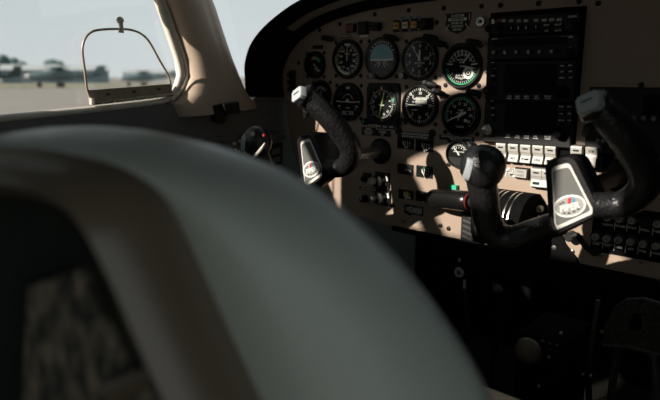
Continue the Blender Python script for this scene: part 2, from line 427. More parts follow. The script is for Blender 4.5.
m = MB(); m.loft(shift([s1, s2, s2b, s1b, s1], gl.location), closed=False); m.build('trim_strip', 'trimstrip', gl)

# storm window: small hinged opening in the side window
st = thing('storm_window', 'small hinged storm window with rounded bronze tube frame in side window', 'window vent', (XW-.006, -.38, .02))
so_ = st.location
def wp(p, x=XW-.002): return (x-so_.x, p[0]-so_.y, p[1]-so_.z)
m = MB(); pth = [(-0.4567,-0.0381), (-0.4614,-0.0191), (-0.4631,0.0150), (-0.4640,0.0452), (-0.4580,0.0637), (-0.4454,0.0760), (-0.4249,0.0813), (-0.3926,0.0839), (-0.3691,0.0835), (-0.3494,0.0774), (-0.3338,0.0638), (-0.3146,0.0314), (-0.2968,0.0016), (-0.2916,-0.0232)]
m.tube(smooth_path([wp(p) for p in pth], 6), .0021, 10); m.build('frame_tube', 'bronze', st)
m = MB(); q = [(-0.4581,-0.0225), (-0.2932,-0.0127), (-0.2900,-0.0328), (-0.4574,-0.0467)]
m.prism(q, XW-.008, XW-.001, .001, fn=lambda a, o, b: Vector((o-so_.x, a-so_.y, b-so_.z)))
m.build('hinge_plate', 'bronze', st)
a, b = Vector(wp((-0.4555,-0.0459), XW+.001)), Vector(wp((-0.2900,-0.0338), XW+.001))
m = MB()
for i in range(8): m.tube([a.lerp(b, (i+.06)/8), a.lerp(b, (i+.94)/8)], .0032, 8)
m.build('hinge', 'bronze', st)
m = MB(); m.tube([wp((-0.4556,-0.0364), XW+.002), wp((-0.4557,-0.0477), XW+.002)], [.004, .005], 8); m.build('hinge_end', 'frame', st)
for i in range(3):
    m = MB(); c = a.lerp(b, (i+.6)/3.2)+Vector((.0, 0, .013)); m.box(c, (.004, .006, .003), .001); m.build('clip', 'black', st)
m = MB(); m.tube([wp((-0.3932,0.0770), XW+.004), wp((-0.3924,0.0874), XW+.005), wp((-0.3935,0.0976), XW+.004)], [.0050, .0036, .0048], 12)
b2 = bmesh.new(); bmesh.ops.create_uvsphere(b2, u_segments=14, v_segments=8, radius=.0066)
m.merge(b2, Matrix.Translation(wp((-0.3934,0.0985), XW+.004))); m.build('latch_knob', 'frame', st)

# black latch on the foot of the pillar
lt = thing('pillar_latch', 'black plastic latch clip on the foot of the beige pillar', 'latch', (XW+.02, -.2, -.065))
lo = lt.location
m = MB(); m.prism([(-0.2204,-0.0564), (-0.1977,-0.0531), (-0.1865,-0.0866), (-0.1972,-0.0943), (-0.2121,-0.0894)], XW+.015, XW+.036, .003, fn=lambda a, o, b: Vector((o-lo.x, a-lo.y, b-lo.z))); m.build('hook', 'black', lt)
m = MB(); m.prism([(-0.2028,-0.0529), (-0.1614,-0.0500), (-0.1571,-0.0733), (-0.1963,-0.0757)], XW+.012, XW+.044, .003, fn=lambda a, o, b: Vector((o-lo.x, a-lo.y, b-lo.z))); m.build('body', 'black', lt)

# trim ridges and outlet plate on the dark sidewall
for nm, y in (('trim_1', 134), ('trim_2', 139)): pass
m = MB(); m.prism([(-0.3470,-0.1318), (0.0018,-0.1146), (0.0016,-0.1216), (-0.3475,-0.1385)], XW-.002, XW+.007, .002, fn=lambda a, o, b: Vector((o, a, b))); struct(m.build('trim_1', 'wall'))
m = MB(); m.prism([(-0.3480,-0.1472), (0.0015,-0.1285), (0.0012,-0.1425), (-0.3490,-0.1606)], XW-.002, XW+.010, .003, fn=lambda a, o, b: Vector((o, a, b))); struct(m.build('trim_2', 'wall'))
ol = thing('outlet_plate', 'small black outlet plate low on the dark sidewall beside left yoke', 'outlet', (XW, -.05, -.16))
oo = ol.location; wf = lambda a, o, b: Vector((o-oo.x, a-oo.y, b-oo.z))
m = MB(); m.prism([(-0.0489,-0.1525), (-0.0053,-0.1491), (-0.0065,-0.2007), (-0.0504,-0.2054)], XW-.001, XW+.006, .001, fn=wf); m.build('plate', 'black', ol)
for q in ([(-0.0400,-0.1624), (-0.0151,-0.1599), (-0.0154,-0.1739), (-0.0404,-0.1763)], [(-0.0406,-0.1832), (-0.0156,-0.1810), (-0.0158,-0.1927), (-0.0409,-0.1948)]):
    m = MB(); m.prism(q, XW+.006, XW+.0075, fn=wf); m.build('socket', 'wall', ol)

# ------------------------------------------------------------------ outside
GZ = -1.35
M['apron'] = mat('pale_apron_concrete', (.195, .175, .155), .9, var=.05, scale=.3)
M['grass'] = mat('dry_grass', (.18, .178, .10), .95, var=.15, scale=.4)
M['farwhite'] = mat('pale_building_wall', (.36, .38, .38), .8, var=.04, scale=.3)
M['farroof'] = mat('pale_roof', (.30, .32, .32), .7, var=.05, scale=.3)
M['farteal'] = mat('teal_grey_aircraft_paint', (.11, .155, .16), .4, var=.08, scale=.5)
M['farblue'] = mat('blue_grey_aircraft_paint', (.15, .20, .22), .4, var=.08, scale=.5)
M['fardark'] = mat('dark_aircraft_paint', (.04, .06, .062), .4, var=.08, scale=.5)
M['tyre'] = mat('rubber_tyre', (.03, .03, .03), .9)
M['leaf'] = mat('distant_dark_foliage', (.05, .085, .08), .95, var=.4, scale=1.2)
m = MB(); m.add([(-2500, -1500, GZ), (1500, -1500, GZ), (1500, 2500, GZ), (-2500, 2500, GZ)], [(0, 1, 2, 3)]); struct(m.build('ground', 'apron'))
def far(px, D):   # bearing of a sight line and a distance give a point on the ground
    a = C_YAW+math.atan((330-px)/600.*1.0); return Vector((C_LOC[0]-math.sin(a)*D, C_LOC[1]+math.cos(a)*D, GZ))
gv = [far(-330, 62), far(-120, 72), far(20, 86), far(112, 96), far(140, 110), far(140, 128), far(-60, 130), far(-330, 130)]
m = MB(); m.prism([(p.x, p.y) for p in gv], GZ+.001, GZ+.02, fn=lambda a, o, b: Vector((a, b, o))); tag(m.build('grass_verge', 'grass'), 'dry yellow green grass strip under the parked aircraft', 'grass', kind='stuff')

def airplane(px_nose, px_tail, D, paint, label, fin_h=2.6, spin='farwhite', high=True, scale=1.):
    n, t = far(px_nose, D), far(px_tail, D*1.02); ax = (t-n); L = ax.length; yaw = math.atan2(ax.y, ax.x)
    r = thing('parked_airplane', label, 'airplane', n+Vector((0, 0, .021)), 'parked light aircraft beyond the apron', rot=(0, 0, yaw))
    s = L/8.
    prof = [(0.0, .25, 1.25), (.25, .42, 1.25), (1.2, .55, 1.25), (1.9, .62, 1.35), (2.6, .75, 1.5), (3.6, .72, 1.5), (4.6, .5, 1.4), (6.2, .28, 1.4), (8., .10, 1.45)]
    rings = [[(x*s, math.cos(2*PI*i/14)*rr*.75*s, (z+math.sin(2*PI*i/14)*rr)*s*scale) for i in range(14)] for x, rr, z in prof]
    m = MB(); m.loft(rings); m.build('fuselage', paint, r)
    wz = 2.2 if high else 1.05
    m = MB(); m.loft([[(x*s, y*s, (wz+z)*s*scale) for x, z in ((2.2, .05), (2.5, .13), (3.6, .03), (2.5, -.02))] for y in (-5, 5)]); m.build('wing', 'farblue' if paint == 'farteal' else 'farwhite', r)
    m = MB(); m.loft([[(x*s, y*s, (1.55)*s*scale+z) for x, z in ((6.9, 0), (7.9, .05), (7.9, -.05))] for y in (-1.6, 1.6)]); m.build('tailplane', paint, r)
    m = MB(); m.loft([[(x*s, -.05, z*s*scale), (x2*s, -.05, z*s*scale), (x2*s, .05, z*s*scale), (x*s, .05, z*s*scale)] for x, x2, z in ((6.4, 8.1, 1.4), (7.2, 8.3, 2.2), (7.5, 8.4, fin_h))]); m.build('tail_fin', paint, r)
    m = MB(); m.loft([[(x*s, math.cos(2*PI*i/12)*rr*s, (1.25+math.sin(2*PI*i/12)*rr)*s*scale) for i in range(12)] for x, rr in ((-.45, .03), (-.3, .2), (.0, .3))]); m.build('spinner', spin, r)
    for x, y in ((1.0, 0), (3.2, 1.1), (3.2, -1.1)):
        m = MB(); m.tube([(x*s, y*s-.1, .27*s), (x*s, y*s+.1, .27*s)], .27*s, 16); m.tube([(x*s, y*s, .3*s), (x*s, y*.4*s, 1.*s*scale)], .06*s, 6); m.build('wheel', 'tyre', r)
    return r
airplane(35, 108, 84, 'farteal', 'teal grey light aircraft with pale spinner parked side on beyond storm window', 2.5)
airplane(-45, 26, 88, 'fardark', 'dark parked light aircraft at the far edge of side window', 2.7)
airplane(126, 178, 92, 'farblue', 'blue grey parked aircraft seen inside the storm window frame', 2.3)
def shed(p0, p1, D, h, label, wallm, roofm):
    a, b = far(p0, D), far(p1, D); ax = b-a; L = ax.length
    r = thing('hangar', label, 'hangar', (a+b)/2, rot=(0, 0, math.atan2(ax.y, ax.x)))
    m = MB(); m.box((0, 0, h*.4), (L, 9, h*.8)); m.build('wall', wallm, r)
    m = MB(); m.loft([[(x, -5, h*.78), (x, 0, h*1.1), (x, 5, h*.78), (x, 5, h*.74), (x, -5, h*.74)] for x in (-L/2-.3, L/2+.3)]); m.build('roof', roofm, r)
    m = MB(); m.box((-L*.2, 0, h*.33), (L*.25, 9.2, h*.6)); m.build('hangar_door', 'farroof', r)
shed(10, 112, 150, 3.6, 'long pale hangar behind the teal aircraft', 'farblue', 'farwhite')
shed(128, 186, 170, 3.0, 'pale low hangar behind the blue grey aircraft', 'farwhite', 'farwhite')
def tree(px, D, h, wd, label):
    p = far(px, D); r = thing('tree', label, 'tree', p, 'trees on the horizon')
    m = MB(); m.tube([(0, 0, 0), (0, 0, h*.5)], [.25, .15], 8); m.build('trunk', 'tyre', r)
    b2 = bmesh.new()
    m = MB()
    for i in range(14):
        b2 = bmesh.new(); bmesh.ops.create_icosphere(b2, subdivisions=2, radius=h*.24)
        for v in b2.verts: v.co *= 1+random.uniform(-.15, .15)
        m.merge(b2, Matrix.Translation((random.uniform(-wd, wd)*.4, random.uniform(-1, 1), h*(.35+.42*random.random()))))
    m.build('crown', 'leaf', r)
tree(-30, 150, 6.5, 14, 'dark tree at the outer end of the pale hangar')
tree(4, 160, 6.5, 13, 'dark clump of trees above the dark aircraft')
tree(24, 165, 6.0, 8, 'tall dark tree just left of the pale spinner')
tree(62, 185, 6.2, 10, 'small dark tree showing above the middle of the long hangar')
tree(205, 200, 6.0, 12, 'distant tree behind the beige pillar')

# ------------------------------------------------------------------ instrument panel
PB = -.297
pan = thing('instrument_panel', 'tan painted instrument panel full of gauges switches and radios', 'instrument panel', (0, 0, 0))
pts = [(INNs[i][0], INNs[i][1]) for i in range(len(INNs))]
outline = [(u*.999, w_*.999) for u, w_ in pts]+[(.565, PB), (-0.2483,-0.3000), (-0.4297,-0.2854), (-0.5138,-0.2321), (-0.5489,-0.1658), (-0.5641,-0.0930)]
m = MB(); m.prism(outline, -.012, 0., .0015); m.build('panel_plate', 'panel', pan)
m = MB(); m.rect(.155, PB-.004, .82, .010, -.016, .006, bev=.002); m.build('bottom_lip', 'matte', pan)  # black stands for the shade along the panel's lower edge
SCR = [(-0.2302,0.1216), (-0.1545,0.1197), (-0.0797,0.1175), (-0.1681,0.0966), (-0.0448,0.1165), (0.0205,0.1145), (0.0849,0.1124), (0.1132,0.1073), (-0.3106,0.1199), (-0.4019,0.1062), (-0.5232,0.0300), (-0.4587,0.0972), (-0.2156,-0.2649), (-0.2575,-0.2548), (-0.2798,-0.1636), (-0.1438,-0.2771), (-0.1262,-0.2799), (-0.2426,-0.0820), (0.0706,-0.0783), (0.1838,-0.0116)]
SCR2 = [(-0.2296,-0.2834), (0.2089,-0.2731), (0.1508,-0.2740), (0.1058,-0.2782), (-0.0622,0.0081), (-0.0567,-0.1219), (-0.0453,-0.1210)]
for u, w_ in SCR:
    m = MB(); m.lathe([(.0042, 0.), (.0042, .0015), (.0030, .0026), (.0012, .0028), (.0012, .0018), (0, .0018)], u, w_, 14); m.build('screw', 'black', pan)
for u, w_ in SCR2:
    m = MB(); m.lathe([(.0038, 0.), (.0038, .0015), (.0026, .0024), (.001, .0026), (.001, .0016), (0, .0016)], u, w_, 14); m.build('screw', 'steel', pan)

def screws4(t, r, rr=.0040, only=None):
    for i, a in enumerate((45, 135, 225, 315)):
        if only and i not in only: continue
        a = math.radians(a)
        m = MB(); m.lathe([(rr, 0.), (rr, .0015), (rr*.7, .0026), (rr*.25, .0028), (rr*.25, .0018), (0, .0018)], r*math.sin(a), r*math.cos(a), 14); m.build('screw', 'black', t)

DIALO = .0035
def gauge(name, label, uw, r, square=False, scr=True):
    t = on_panel(name, label, 'gauge', uw)
    m = MB()
    if square:
        c = .009; h = r; pl = [(-h, -h+c), (-h+c, -h), (h-c, -h), (h, -h+c), (h, h-c), (h-c, h), (-h+c, h), (-h, h-c)]
        m.prism(pl, 0, .006, .0015); m.ring(r*.83, r*.93, .006, .009); m.build('bezel', 'black', t)
        dr = r*.84
        m = MB(); m.lathe([(dr, .0058), (dr, .0064), (0, .0064)], 0, 0, 48); m.build('dial_face', 'dial', t)
        return t, .0065
    dr = r*.87
    m.lathe([(dr-.001, .001), (r, 0.), (r, .0065), (r*.965, .0085), (r*.90, .0085), (dr-.0005, .0045), (dr-.0005, .0012)], 0, 0, 48)
    m.build('bezel', 'black', t)
    m = MB(); m.lathe([(dr, .001), (dr, DIALO), (0, DIALO)], 0, 0, 48); m.build('dial_face', 'dial', t)
    if scr: screws4(t, r*1.20)
    return t, DIALO
def lens(t, r, o=.0075):
    m = MB(); m.lathe([(r*.90, o), (0, o+.0006)], 0, 0, 32); m.build('lens', 'lens', t)
def needle(t, ang, r, tail, wd, o, m_='white', name='needle', wd2=None):
    m = MB(); m.tick(math.radians(ang), -tail, r, wd, o, o+.0005, wd2=wd*.35 if wd2 is None else wd2); m.lathe([(.0016, o), (.0016, o+.0010), (0, o+.0010)], 0, 0, 14); return m.build(name, m_, t)
def knob(t, u, w_, r, h, m_='black', name='knob', o=0., flute=0):
    m = MB(); m.lathe([(r*.92, o), (r, o+h*.15), (r, o+h*.8), (r*.85, o+h), (0, o+h)], u, w_, 20)
    if flute:
        for i in range(flute):
            a = 2*PI*i/flute; m.rect(u+r*math.cos(a), w_+r*math.sin(a), r*.18, r*.18, o+h*.1, o+h*.85, a)
    return m.build(name, m_, t)
D = math.radians
E_ = .0004

# airspeed
t, d = gauge('airspeed_indicator', 'airspeed gauge with upright needle and white arc, leftmost large dial of top row', (-0.3783,0.0358), .0395)
m = MB(); m.ticks(33, D(10), D(330), .0255, .031, .0009, d, d+E_); m.ticks(17, D(10), D(330), .0235, .031, .0014, d, d+E_)
for i, s in enumerate(('40', '60', '80', '100', '120', '140', '160', '180', '200')): a = D(28+i*37); m.text(s, .019*math.sin(a), .019*math.cos(a), d, .0065)
m.rect(0, .0285, .014, .0042, d, d+E_); m.text('KNOTS', 0, .010, d, .0042); m.build('markings', 'white', t)
m = MB(); m.ring(.0265, .0318, d, d+.0006, a0=D(168), a1=D(240)); m.build('flap_arc', 'white', t)
m = MB(); m.ring(.0305, .0325, d, d+.0006, a0=D(240), a1=D(285)); m.build('caution_arc', 'yellow', t)
needle(t, 1, .027, .004, .0022, d+.001); lens(t, .0395)
# attitude
t, d = gauge('attitude_indicator', 'attitude gauge with blue sky half and white horizon line', (-0.2892,0.0351), .0405)
m = MB(); m.prism([(.0285*math.cos(D(a)), .0285*math.sin(D(a))-.001) for a in range(-4, 185, 8)], d, d+.0005); m.build('sky_half', 'skyblue', t)
m = MB(); m.prism([(.0285*math.cos(D(a)), .0285*math.sin(D(a))-.003) for a in range(176, 365, 8)], d, d+.0005); m.build('ground_half', 'brownearth', t)
m = MB(); m.rect(0, -.0025, .056, .0026, d+.0005, d+.001)
for a in (-60, -45, -30, -20, -10, 0, 10, 20, 30, 45, 60): m.tick(D(a), .0295, .0335, .0013, d, d+.0006)
for u in (-.016, -.007, .007, .016): m.tick(math.atan2(u*1.2, -.016), .0075, .021, .0011, d+.0005, d+.001)
m.text('10', -.012, .010, d+.0005, .003); m.build('markings', 'white', t)
m = MB(); m.rect(-.012, -.0045, .014, .0018, d+.001, d+.0016); m.rect(.012, -.0045, .014, .0018, d+.001, d+.0016); m.lathe([(.0014, d+.001), (0, d+.0016)], 0, -.0045, 10); m.build('aircraft_bar', 'cream', t)
m = MB(); m.prism([(.0335*math.cos(D(a)), .0335*math.sin(D(a))) for a in range(208, 333, 6)], d, d+.0018); m.build('lower_mask', 'black', t)
lens(t, .0405); k = knob(t, -.0165, -.0330, .0052, .014, 'cream', 'caging_knob', .004)
m = MB(); m.lathe([(.0028, 0), (.0028, .0004), (0, .0004)], -.0165, -.0330, 12); o_ = m.build('knob_cap', 'grey', k); o_.location = (0, -.0181, 0)
# altimeter
t, d = gauge('altimeter', 'altimeter with two white hands and numerals round the dial', (-0.2003,0.0324), .0395)
m = MB(); m.ticks(51, 0, 2*PI, .0305, .0325, .0006, d, d+E_); m.ticks(11, 0, 2*PI, .0285, .0325, .0012, d, d+E_)
for i in range(10): a = D(36*i); m.text(str(i), .0240*math.sin(a), .0240*math.cos(a), d, .0088)
m.text('ALTITUDE', 0, -.0075, d, .0048); m.text('FEET', 0, -.0125, d, .0044); m.build('markings', 'white', t)
m = MB(); m.rect(.015, .001, .012, .0055, d, d+.0005); m.build('pressure_window', 'grey', t)
needle(t, -36, .027, .004, .0026, d+.001); needle(t, 4, .017, .003, .0050, d+.002, name='hour_hand', wd2=.003); lens(t, .0395)
knob(t, -.0330, -.0300, .0055, .016, 'steel', 'setting_knob', 0., 12)
# manifold
t, d = gauge('manifold_pressure_gauge', 'double engine gauge with thin green lower arc, right end of top gauge row', (-0.1113,0.0187), .0395)
m = MB(); m.ticks(26, D(-72), D(72), .0245, .0275, .0006, d, d+E_); m.ticks(9, D(-72), D(72), .0215, .0275, .0014, d, d+E_)
m.ticks(20, D(100), D(258), .0265, .030, .0006, d, d+E_)
for i, s in enumerate(('10', '15', '20', '25', '30', '35', '40')): a = D(-60+20*i); m.text(s, .0195*math.sin(a), .0195*math.cos(a), d, .0056)
m.text('MANIFOLD', 0, .0105, d, .0040); m.text('PRESS', 0, .0062, d, .0038); m.text('FUEL FLOW', 0, -.0165, d, .0042); m.text('GAL/HR', 0, -.0210, d, .0040)
for i, s in enumerate(('5', '10', '15')): a = D(235-28*i); m.text(s, .0225*math.sin(a), .0225*math.cos(a), d, .0050)
m.rect(-.0245, .0035, .012, .0024, d, d+E_, -.1); m.rect(.0245, .0030, .012, .0024, d, d+E_, .1); m.build('markings', 'white', t)
m = MB(); m.ring(.0305, .0325, d, d+E_, a0=D(115), a1=D(262)); m.build('green_arc', 'green', t)
m = MB(); m.ring(.0060, .0105, d, d+E_, .0135, -.0120); m.ring(.002, .0035, d, d+E_, .0135, -.0120); m.build('sub_dial', 'dimwhite', t)
needle(t, 33, .0265, -.006, .0028, d+.001); needle(t, 98, .028, -.004, .0032, d+.002, name='fuel_needle'); lens(t, .0395)
# turn coordinator
t, d = gauge('turn_coordinator', 'turn coordinator with small white aeroplane symbol and red warning flag', (-0.3763,-0.0512), .0395)
m = MB(); m.rect(0, 0, .046, .0017, d+.001, d+.0016); m.prism([(-.006, .001), (.006, .001), (.0025, .0045), (0, .0075), (-.0025, .0045)], d+.001, d+.0016); m.build('aircraft_symbol', 'white', t)
m = MB(); m.ring(.0150, .0158, d, d+E_, a0=D(-62), a1=D(62)); m.rect(-.024, -.009, .007, .0022, d, d+E_, .3); m.rect(.024, -.009, .007, .0022, d, d+E_, -.3); m.rect(-.028, .001, .007, .0022, d, d+E_); m.rect(.028, .001, .007, .0022, d, d+E_)
m.text('L', -.021, -.0145, d, .0050); m.text('R', .021, -.0145, d, .0050); m.text('2 MIN', 0, -.0125, d, .0042); m.rect(-.0028, .0290, .003, .005, d, d+E_); m.rect(.0028, .0290, .003, .005, d, d+E_); m.build('markings', 'dimwhite', t)
m = MB(); m.lathe([(.0026, d), (.0026, d+.0006), (0, d+.0006)], .0130, .0070, 12); m.build('warning_flag', 'red', t)
m = MB(); m.rect(0, -.0225, .032, .0080, d, d+.0008); m.build('slip_tube', 'grey', t)
b2 = MB(); b2.lathe([(.0036, d+.0008), (.003, d+.002), (0, d+.003)], 0, -.0225, 14); b2.build('slip_ball', 'black', t)
lens(t, .0395)
# HSI
t, d = gauge('horizontal_situation_indicator', 'square compass gauge with pale green course needle and orange marks', (-0.2848,-0.0526), .0405, True)
m = MB(); m.ticks(73, 0, 2*PI, .0265, .0285, .0006, d, d+E_); m.ticks(37, 0, 2*PI, .0245, .0285, .0009, d, d+E_)
for i, s in enumerate(('N', '3', '6', 'E', '12', '15', 'S', '21', '24', 'W', '30', '33')): a = D(30*i+12); m.text(s, .0205*math.sin(a), .0205*math.cos(a), d, .0062, -a)
for a in (45, 90, 135, 225, 270, 315): m.tick(D(a), .0300, .0330, .0016, d, d+E_)
m.rect(0, -.002, .013, .0016, d+.0012, d+.0018); m.build('compass_card', 'white', t)
m = MB(); m.tick(D(14), -.0245, .0245, .0030, d+.0010, d+.0015, wd2=.0018); m.prism([(.0075, .0215), (.0025, .0195), (.0065, .0275)], d+.001, d+.0015); m.build('course_needle', 'limegreen', t)
m = MB(); m.prism([(-.0022, .0345), (.0022, .0345), (.0022, .0290), (0, .0265), (-.0022, .0290)], d+.001, d+.0016); m.build('lubber_mark', 'orange', t)
m = MB(); m.rect(0, -.0315, .0030, .0050, d, d+.0006); m.build('lower_mark', 'yellow', t)
m = MB(); m.lathe([(.0024, d), (.0024, d+.0006), (0, d+.0006)], -.0255, .0255, 10); m.build('flag', 'red', t)
m = MB(); m.prism([(.0255, .010), (.0300, .013), (.0300, .004)], d, d+.0008); m.build('heading_bug', 'teal', t)
lens(t, .0375, .0092)
screws4(t, .0505, .0042)
knob(t, -.0405, -.0365, .0060, .015, 'black', 'setting_knob', 0., 10); knob(t, .0385, -.0375, .0055, .015, 'black', 'setting_knob', 0., 10)
m = MB(); m.rect(-.0405, -.0355, .0022, .007, .015, .0154); m.build('knob_mark', 'teal', t)
# VSI
t, d = gauge('vertical_speed_indicator', 'vertical speed gauge with needle pointing left and ringed by white ticks', (-0.1972,-0.0528), .0400)
m = MB(); m.ticks(41, D(-85), D(265), .0285, .0325, .0007, d, d+E_); m.ticks(9, D(-90), D(270), .0265, .0325, .0016, d, d+E_)
for i, (s, a) in enumerate((('5', -45), ('10', 0), ('15', 45), ('20', 90), ('15', 135), ('10', 180), ('5', 225))): a = D(a); m.text(s, .0225*math.sin(a), .0225*math.cos(a), d, .0075)
m.text('VERTICAL SPEED', 0, .0115, d, .0042); m.text('FT PER MIN', 0, .0062, d, .0042); m.text('UP', -.015, .006, d, .004); m.text('DOWN', -.012, -.009, d, .004); m.ring(.0285, .0296, d, d+E_, a0=D(215), a1=D(250)); m.build('markings', 'white', t)
m = MB(); m.rect(.003, .0090, .025, .013, d-.0001, d+.0001); m.build('label_panel', 'grey', t)
needle(t, -88, .027, .005, .0030, d+.001); lens(t, .0400); knob(t, -.0320, -.0285, .0050, .009, 'black', 'zero_screw')
# tachometer
t, d = gauge('tachometer', 'tachometer with long green arc and white needle pointing lower left', (-0.1090,-0.0668), .0385)
m = MB(); m.ticks(36, D(-115), D(135), .0265, .0285, .0007, d, d+E_); m.ticks(8, D(-115), D(135), .0250, .0285, .0013, d, d+E_)
for i, s in enumerate(('3', '5', '10', '15', '20', '25', '30', '35')): a = D(-112+i*34); m.text(s, .0200*math.sin(a), .0200*math.cos(a), d, .0070)
m.text('RPM', 0, .0080, d, .0052); m.text('HUNDREDS', 0, .0030, d, .0034); m.text('HOURS', 0, -.0215, d, .0046); m.rect(.010, -.0095, .006, .005, d, d+E_); m.build('markings', 'white', t)
m = MB(); m.ring(.0290, .0318, d, d+E_, a0=D(-118), a1=D(64)); m.build('green_arc', 'green', t)
m = MB(); m.tick(D(70), .0265, .0325, .0024, d, d+.0006); m.build('red_line', 'red', t)
m = MB(); m.tick(D(246), -.012, .029, .0046, d+.001, d+.0016, wd2=.0012); m.tick(D(206), -.008, .011, .0032, d+.0016, d+.0020, wd2=.001); m.lathe([(.003, d+.001), (.003, d+.003), (0, d+.003)], 0, 0, 12); m.build('needle', 'white', t)
lens(t, .0385)
# small gauges
t, d = gauge('suction_gauge', 'small round gauge with white scale arc under the tachometer', (-0.1097,-0.1369), .0255)
m = MB(); m.ring(.0145, .0152, d, d+E_, a0=D(-58), a1=D(58)); m.ticks(11, D(-58), D(58), .0150, .0182, .0008, d, d+E_)
for i, s in enumerate(('3', '4', '5', '6', '7')): a = D(-52+26*i); m.text(s, .0115*math.sin(a), .0115*math.cos(a), d, .0042)
m.text('GYRO SUCTION', 0, .0035, d, .0030); m.text('IN HG', 0, -.0085, d, .0032); m.build('markings', 'white', t)
needle(t, -40, .0175, .003, .0022, d+.001); lens(t, .0255)
m = MB(); m.prism([(.0215*math.cos(D(a)), .0215*math.sin(D(a))) for a in range(198, 343, 6)], d, d+.0016); m.build('lower_mask', 'black', t)
t, d = gauge('cylinder_temperature_gauge', 'small dark gauge with red yellow and green arc near panel left end', (-0.4710,0.0250), .0290)
m = MB(); m.ring(.0125, .0175, d, d+E_, a0=D(-48), a1=D(-22)); m.build('red_arc', 'red', t)
m = MB(); m.ring(.0125, .0175, d, d+E_, a0=D(-22), a1=D(6)); m.build('yellow_arc', 'yellow', t)
m = MB(); m.ring(.0125, .0180, d, d+E_, a0=D(6), a1=D(66)); m.build('green_arc', 'green', t)
m = MB(); m.text('EGT', .004, -.008, d, .0055); m.rect(.010, -.012, .009, .002, d, d+E_); m.build('markings', 'dimwhite', t)
needle(t, 130, .016, .003, .0014, d+.001, 'dimwhite'); lens(t, .0290)
t, d = gauge('ammeter', 'dark round gauge half hidden behind the left yoke grip', (-0.4534,-0.0363), .0290)
m = MB(); m.ring(.0125, .0140, d, d+E_, a0=D(-60), a1=D(60)); m.ticks(7, D(-60), D(60), .014, .018, .0012, d, d+E_); m.text('AMP', 0, -.006, d, .0055); m.build('markings', 'dimwhite', t)
needle(t, 20, .016, .003, .0014, d+.001, 'dimwhite'); lens(t, .0290)

# ------------------------------------------------------------------ post lights: little hooded lamps by the dials
def post(px, what, ang=12):
    t = on_panel('post_light', what, 'panel lamp', px, 'black post lights beside the gauges')
    m = MB(); m.lathe([(.0052, 0), (.0052, .004), (.0042, .006), (.0042, .012), (.0055, .013), (.0055, .019), (.0030, .021), (0, .021)], 0, 0, 18); m.build('post', 'black', t)
    a = D(ang); m = MB(); m.tube([V(0, .014, 0), V(.010*math.cos(a), .0125, -.010*math.sin(a)), V(.020*math.cos(a), .009, -.020*math.sin(a))], [.0052, .0060, .0042], 12); m.build('lamp_hood', 'black', t)
post((-0.4327,0.0797), 'black post light on panel above the red yellow green gauge')
post((-0.2707,0.0749), 'black post light above right of the blue attitude gauge')
post((-0.1799,0.0710), 'black post light above right of the altimeter, upper of the pair')
post((-0.1603,0.0597), 'black post light right of the altimeter, lower of the pair')
post((-0.0917,0.0589), 'black post light at upper right of the double engine gauge')
post((-0.1789,-0.0111), 'black post light in sunlit band above the vertical speed gauge, upper of the pair')
post((-0.1588,-0.0254), 'black post light in sunlit band above the vertical speed gauge, lower of the pair', 18)
post((-0.0872,-0.0260), 'black post light at upper right of the tachometer', 8)
post((-0.0802,-0.1201), 'black post light right of the small gauge under the tachometer', 25)

# ------------------------------------------------------------------ small fuel and oil windows
def window_gauge(label, c, su, sw, kind=0):
    t = on_panel('window_gauge', label, 'gauge', c, 'rectangular window gauges')
    m = MB(); m.rect(0, 0, su, sw, 0, .0035, bev=.001); m.build('bezel', 'black', t)
    m = MB()
    m2 = MB(); m2.rect(0, 0, su*.86, sw*.84, .0035, .0038); m2.build('dial_face', 'dial', t)
    for i in range(4):
        u = su*(-.1+.14*i); m.rect(u, sw*(.18-.03*i), .0012, .0035, .0038, .0042); m.text('0123'[i] if kind else 'E23F'[i], u, sw*(-.04-.04*i), .0038, .0042)
    m.text('FUEL' if kind == 0 else 'OIL', su*.12, -sw*.32, .0038, .0042); m.build('markings', 'dimwhite', t)
    m = MB(); m.tick(D(-25), -.010, .006, .0016, .0044, .0048, -su*.02, -sw*.1); m.build('needle', 'white', t)
    return t
window_gauge('small fuel window under the lettered strip, left of the upper pair', (-0.2294,-0.1267), .0375, .0210)
window_gauge('small fuel window under the lettered strip, right of the upper pair', (-0.1855,-0.1282), .038, .0220)
t = on_panel('blank_window', 'dark rectangular window with small diamond mark under left fuel window', 'gauge', (-0.2279,-0.1775))
m = MB(); m.rect(0, 0, .036, .0200, 0, .0035, bev=.001); m.build('bezel', 'black', t)
m = MB(); m.rect(.004, -.001, .009, .0013, .0035, .0038, .3); m.rect(.010, -.001, .009, .0013, .0035, .0038, -.3); m.rect(.004, .001, .006, .0013, .0035, .0038, -.3); m.build('diamond_mark', 'dimwhite', t)
t = window_gauge('small dark window gauge with green mark under right fuel window', (-0.1837,-0.1778), .036, .0220, 1)
m = MB(); m.rect(.006, .0075, .014, .0018, .0038, .0042); m.build('green_mark', 'green', t)
t = window_gauge('small window gauge with yellow mark above the crumpled silver strip', (-0.2252,-0.2280), .034, .0185, 1)
m = MB(); m.rect(.003, .003, .010, .007, .0038, .0043); m.build('yellow_mark', 'yellow', t)
m = MB(); m.rect(.008, -.004, .012, .004, .0038, .0043, -.3); m.build('white_mark', 'white', t)
window_gauge('dark window gauge beside the root of the black handle', (-0.1841,-0.2264), .034, .0195, 1)
t = on_panel('silver_label', 'crumpled silver label strip low on the panel near seat edge', 'label', (-0.2064,-0.2564))
m = MB(); m.rect(0, 0, .044, .0180, 0, .0012, bev=.0004); m.build('backing', 'black', t)
m = MB(); m.prism([(-.019, -.006), (-.014, -.003), (-.008, -.0075), (.002, -.006), (.012, -.007), (.020, -.005), (.0205, .006), (.012, .0072), (.004, .0055), (-.006, .007), (-.012, .0045), (-.017, .0055)], .0012, .0022, .0005); m.build('foil', 'foil', t)

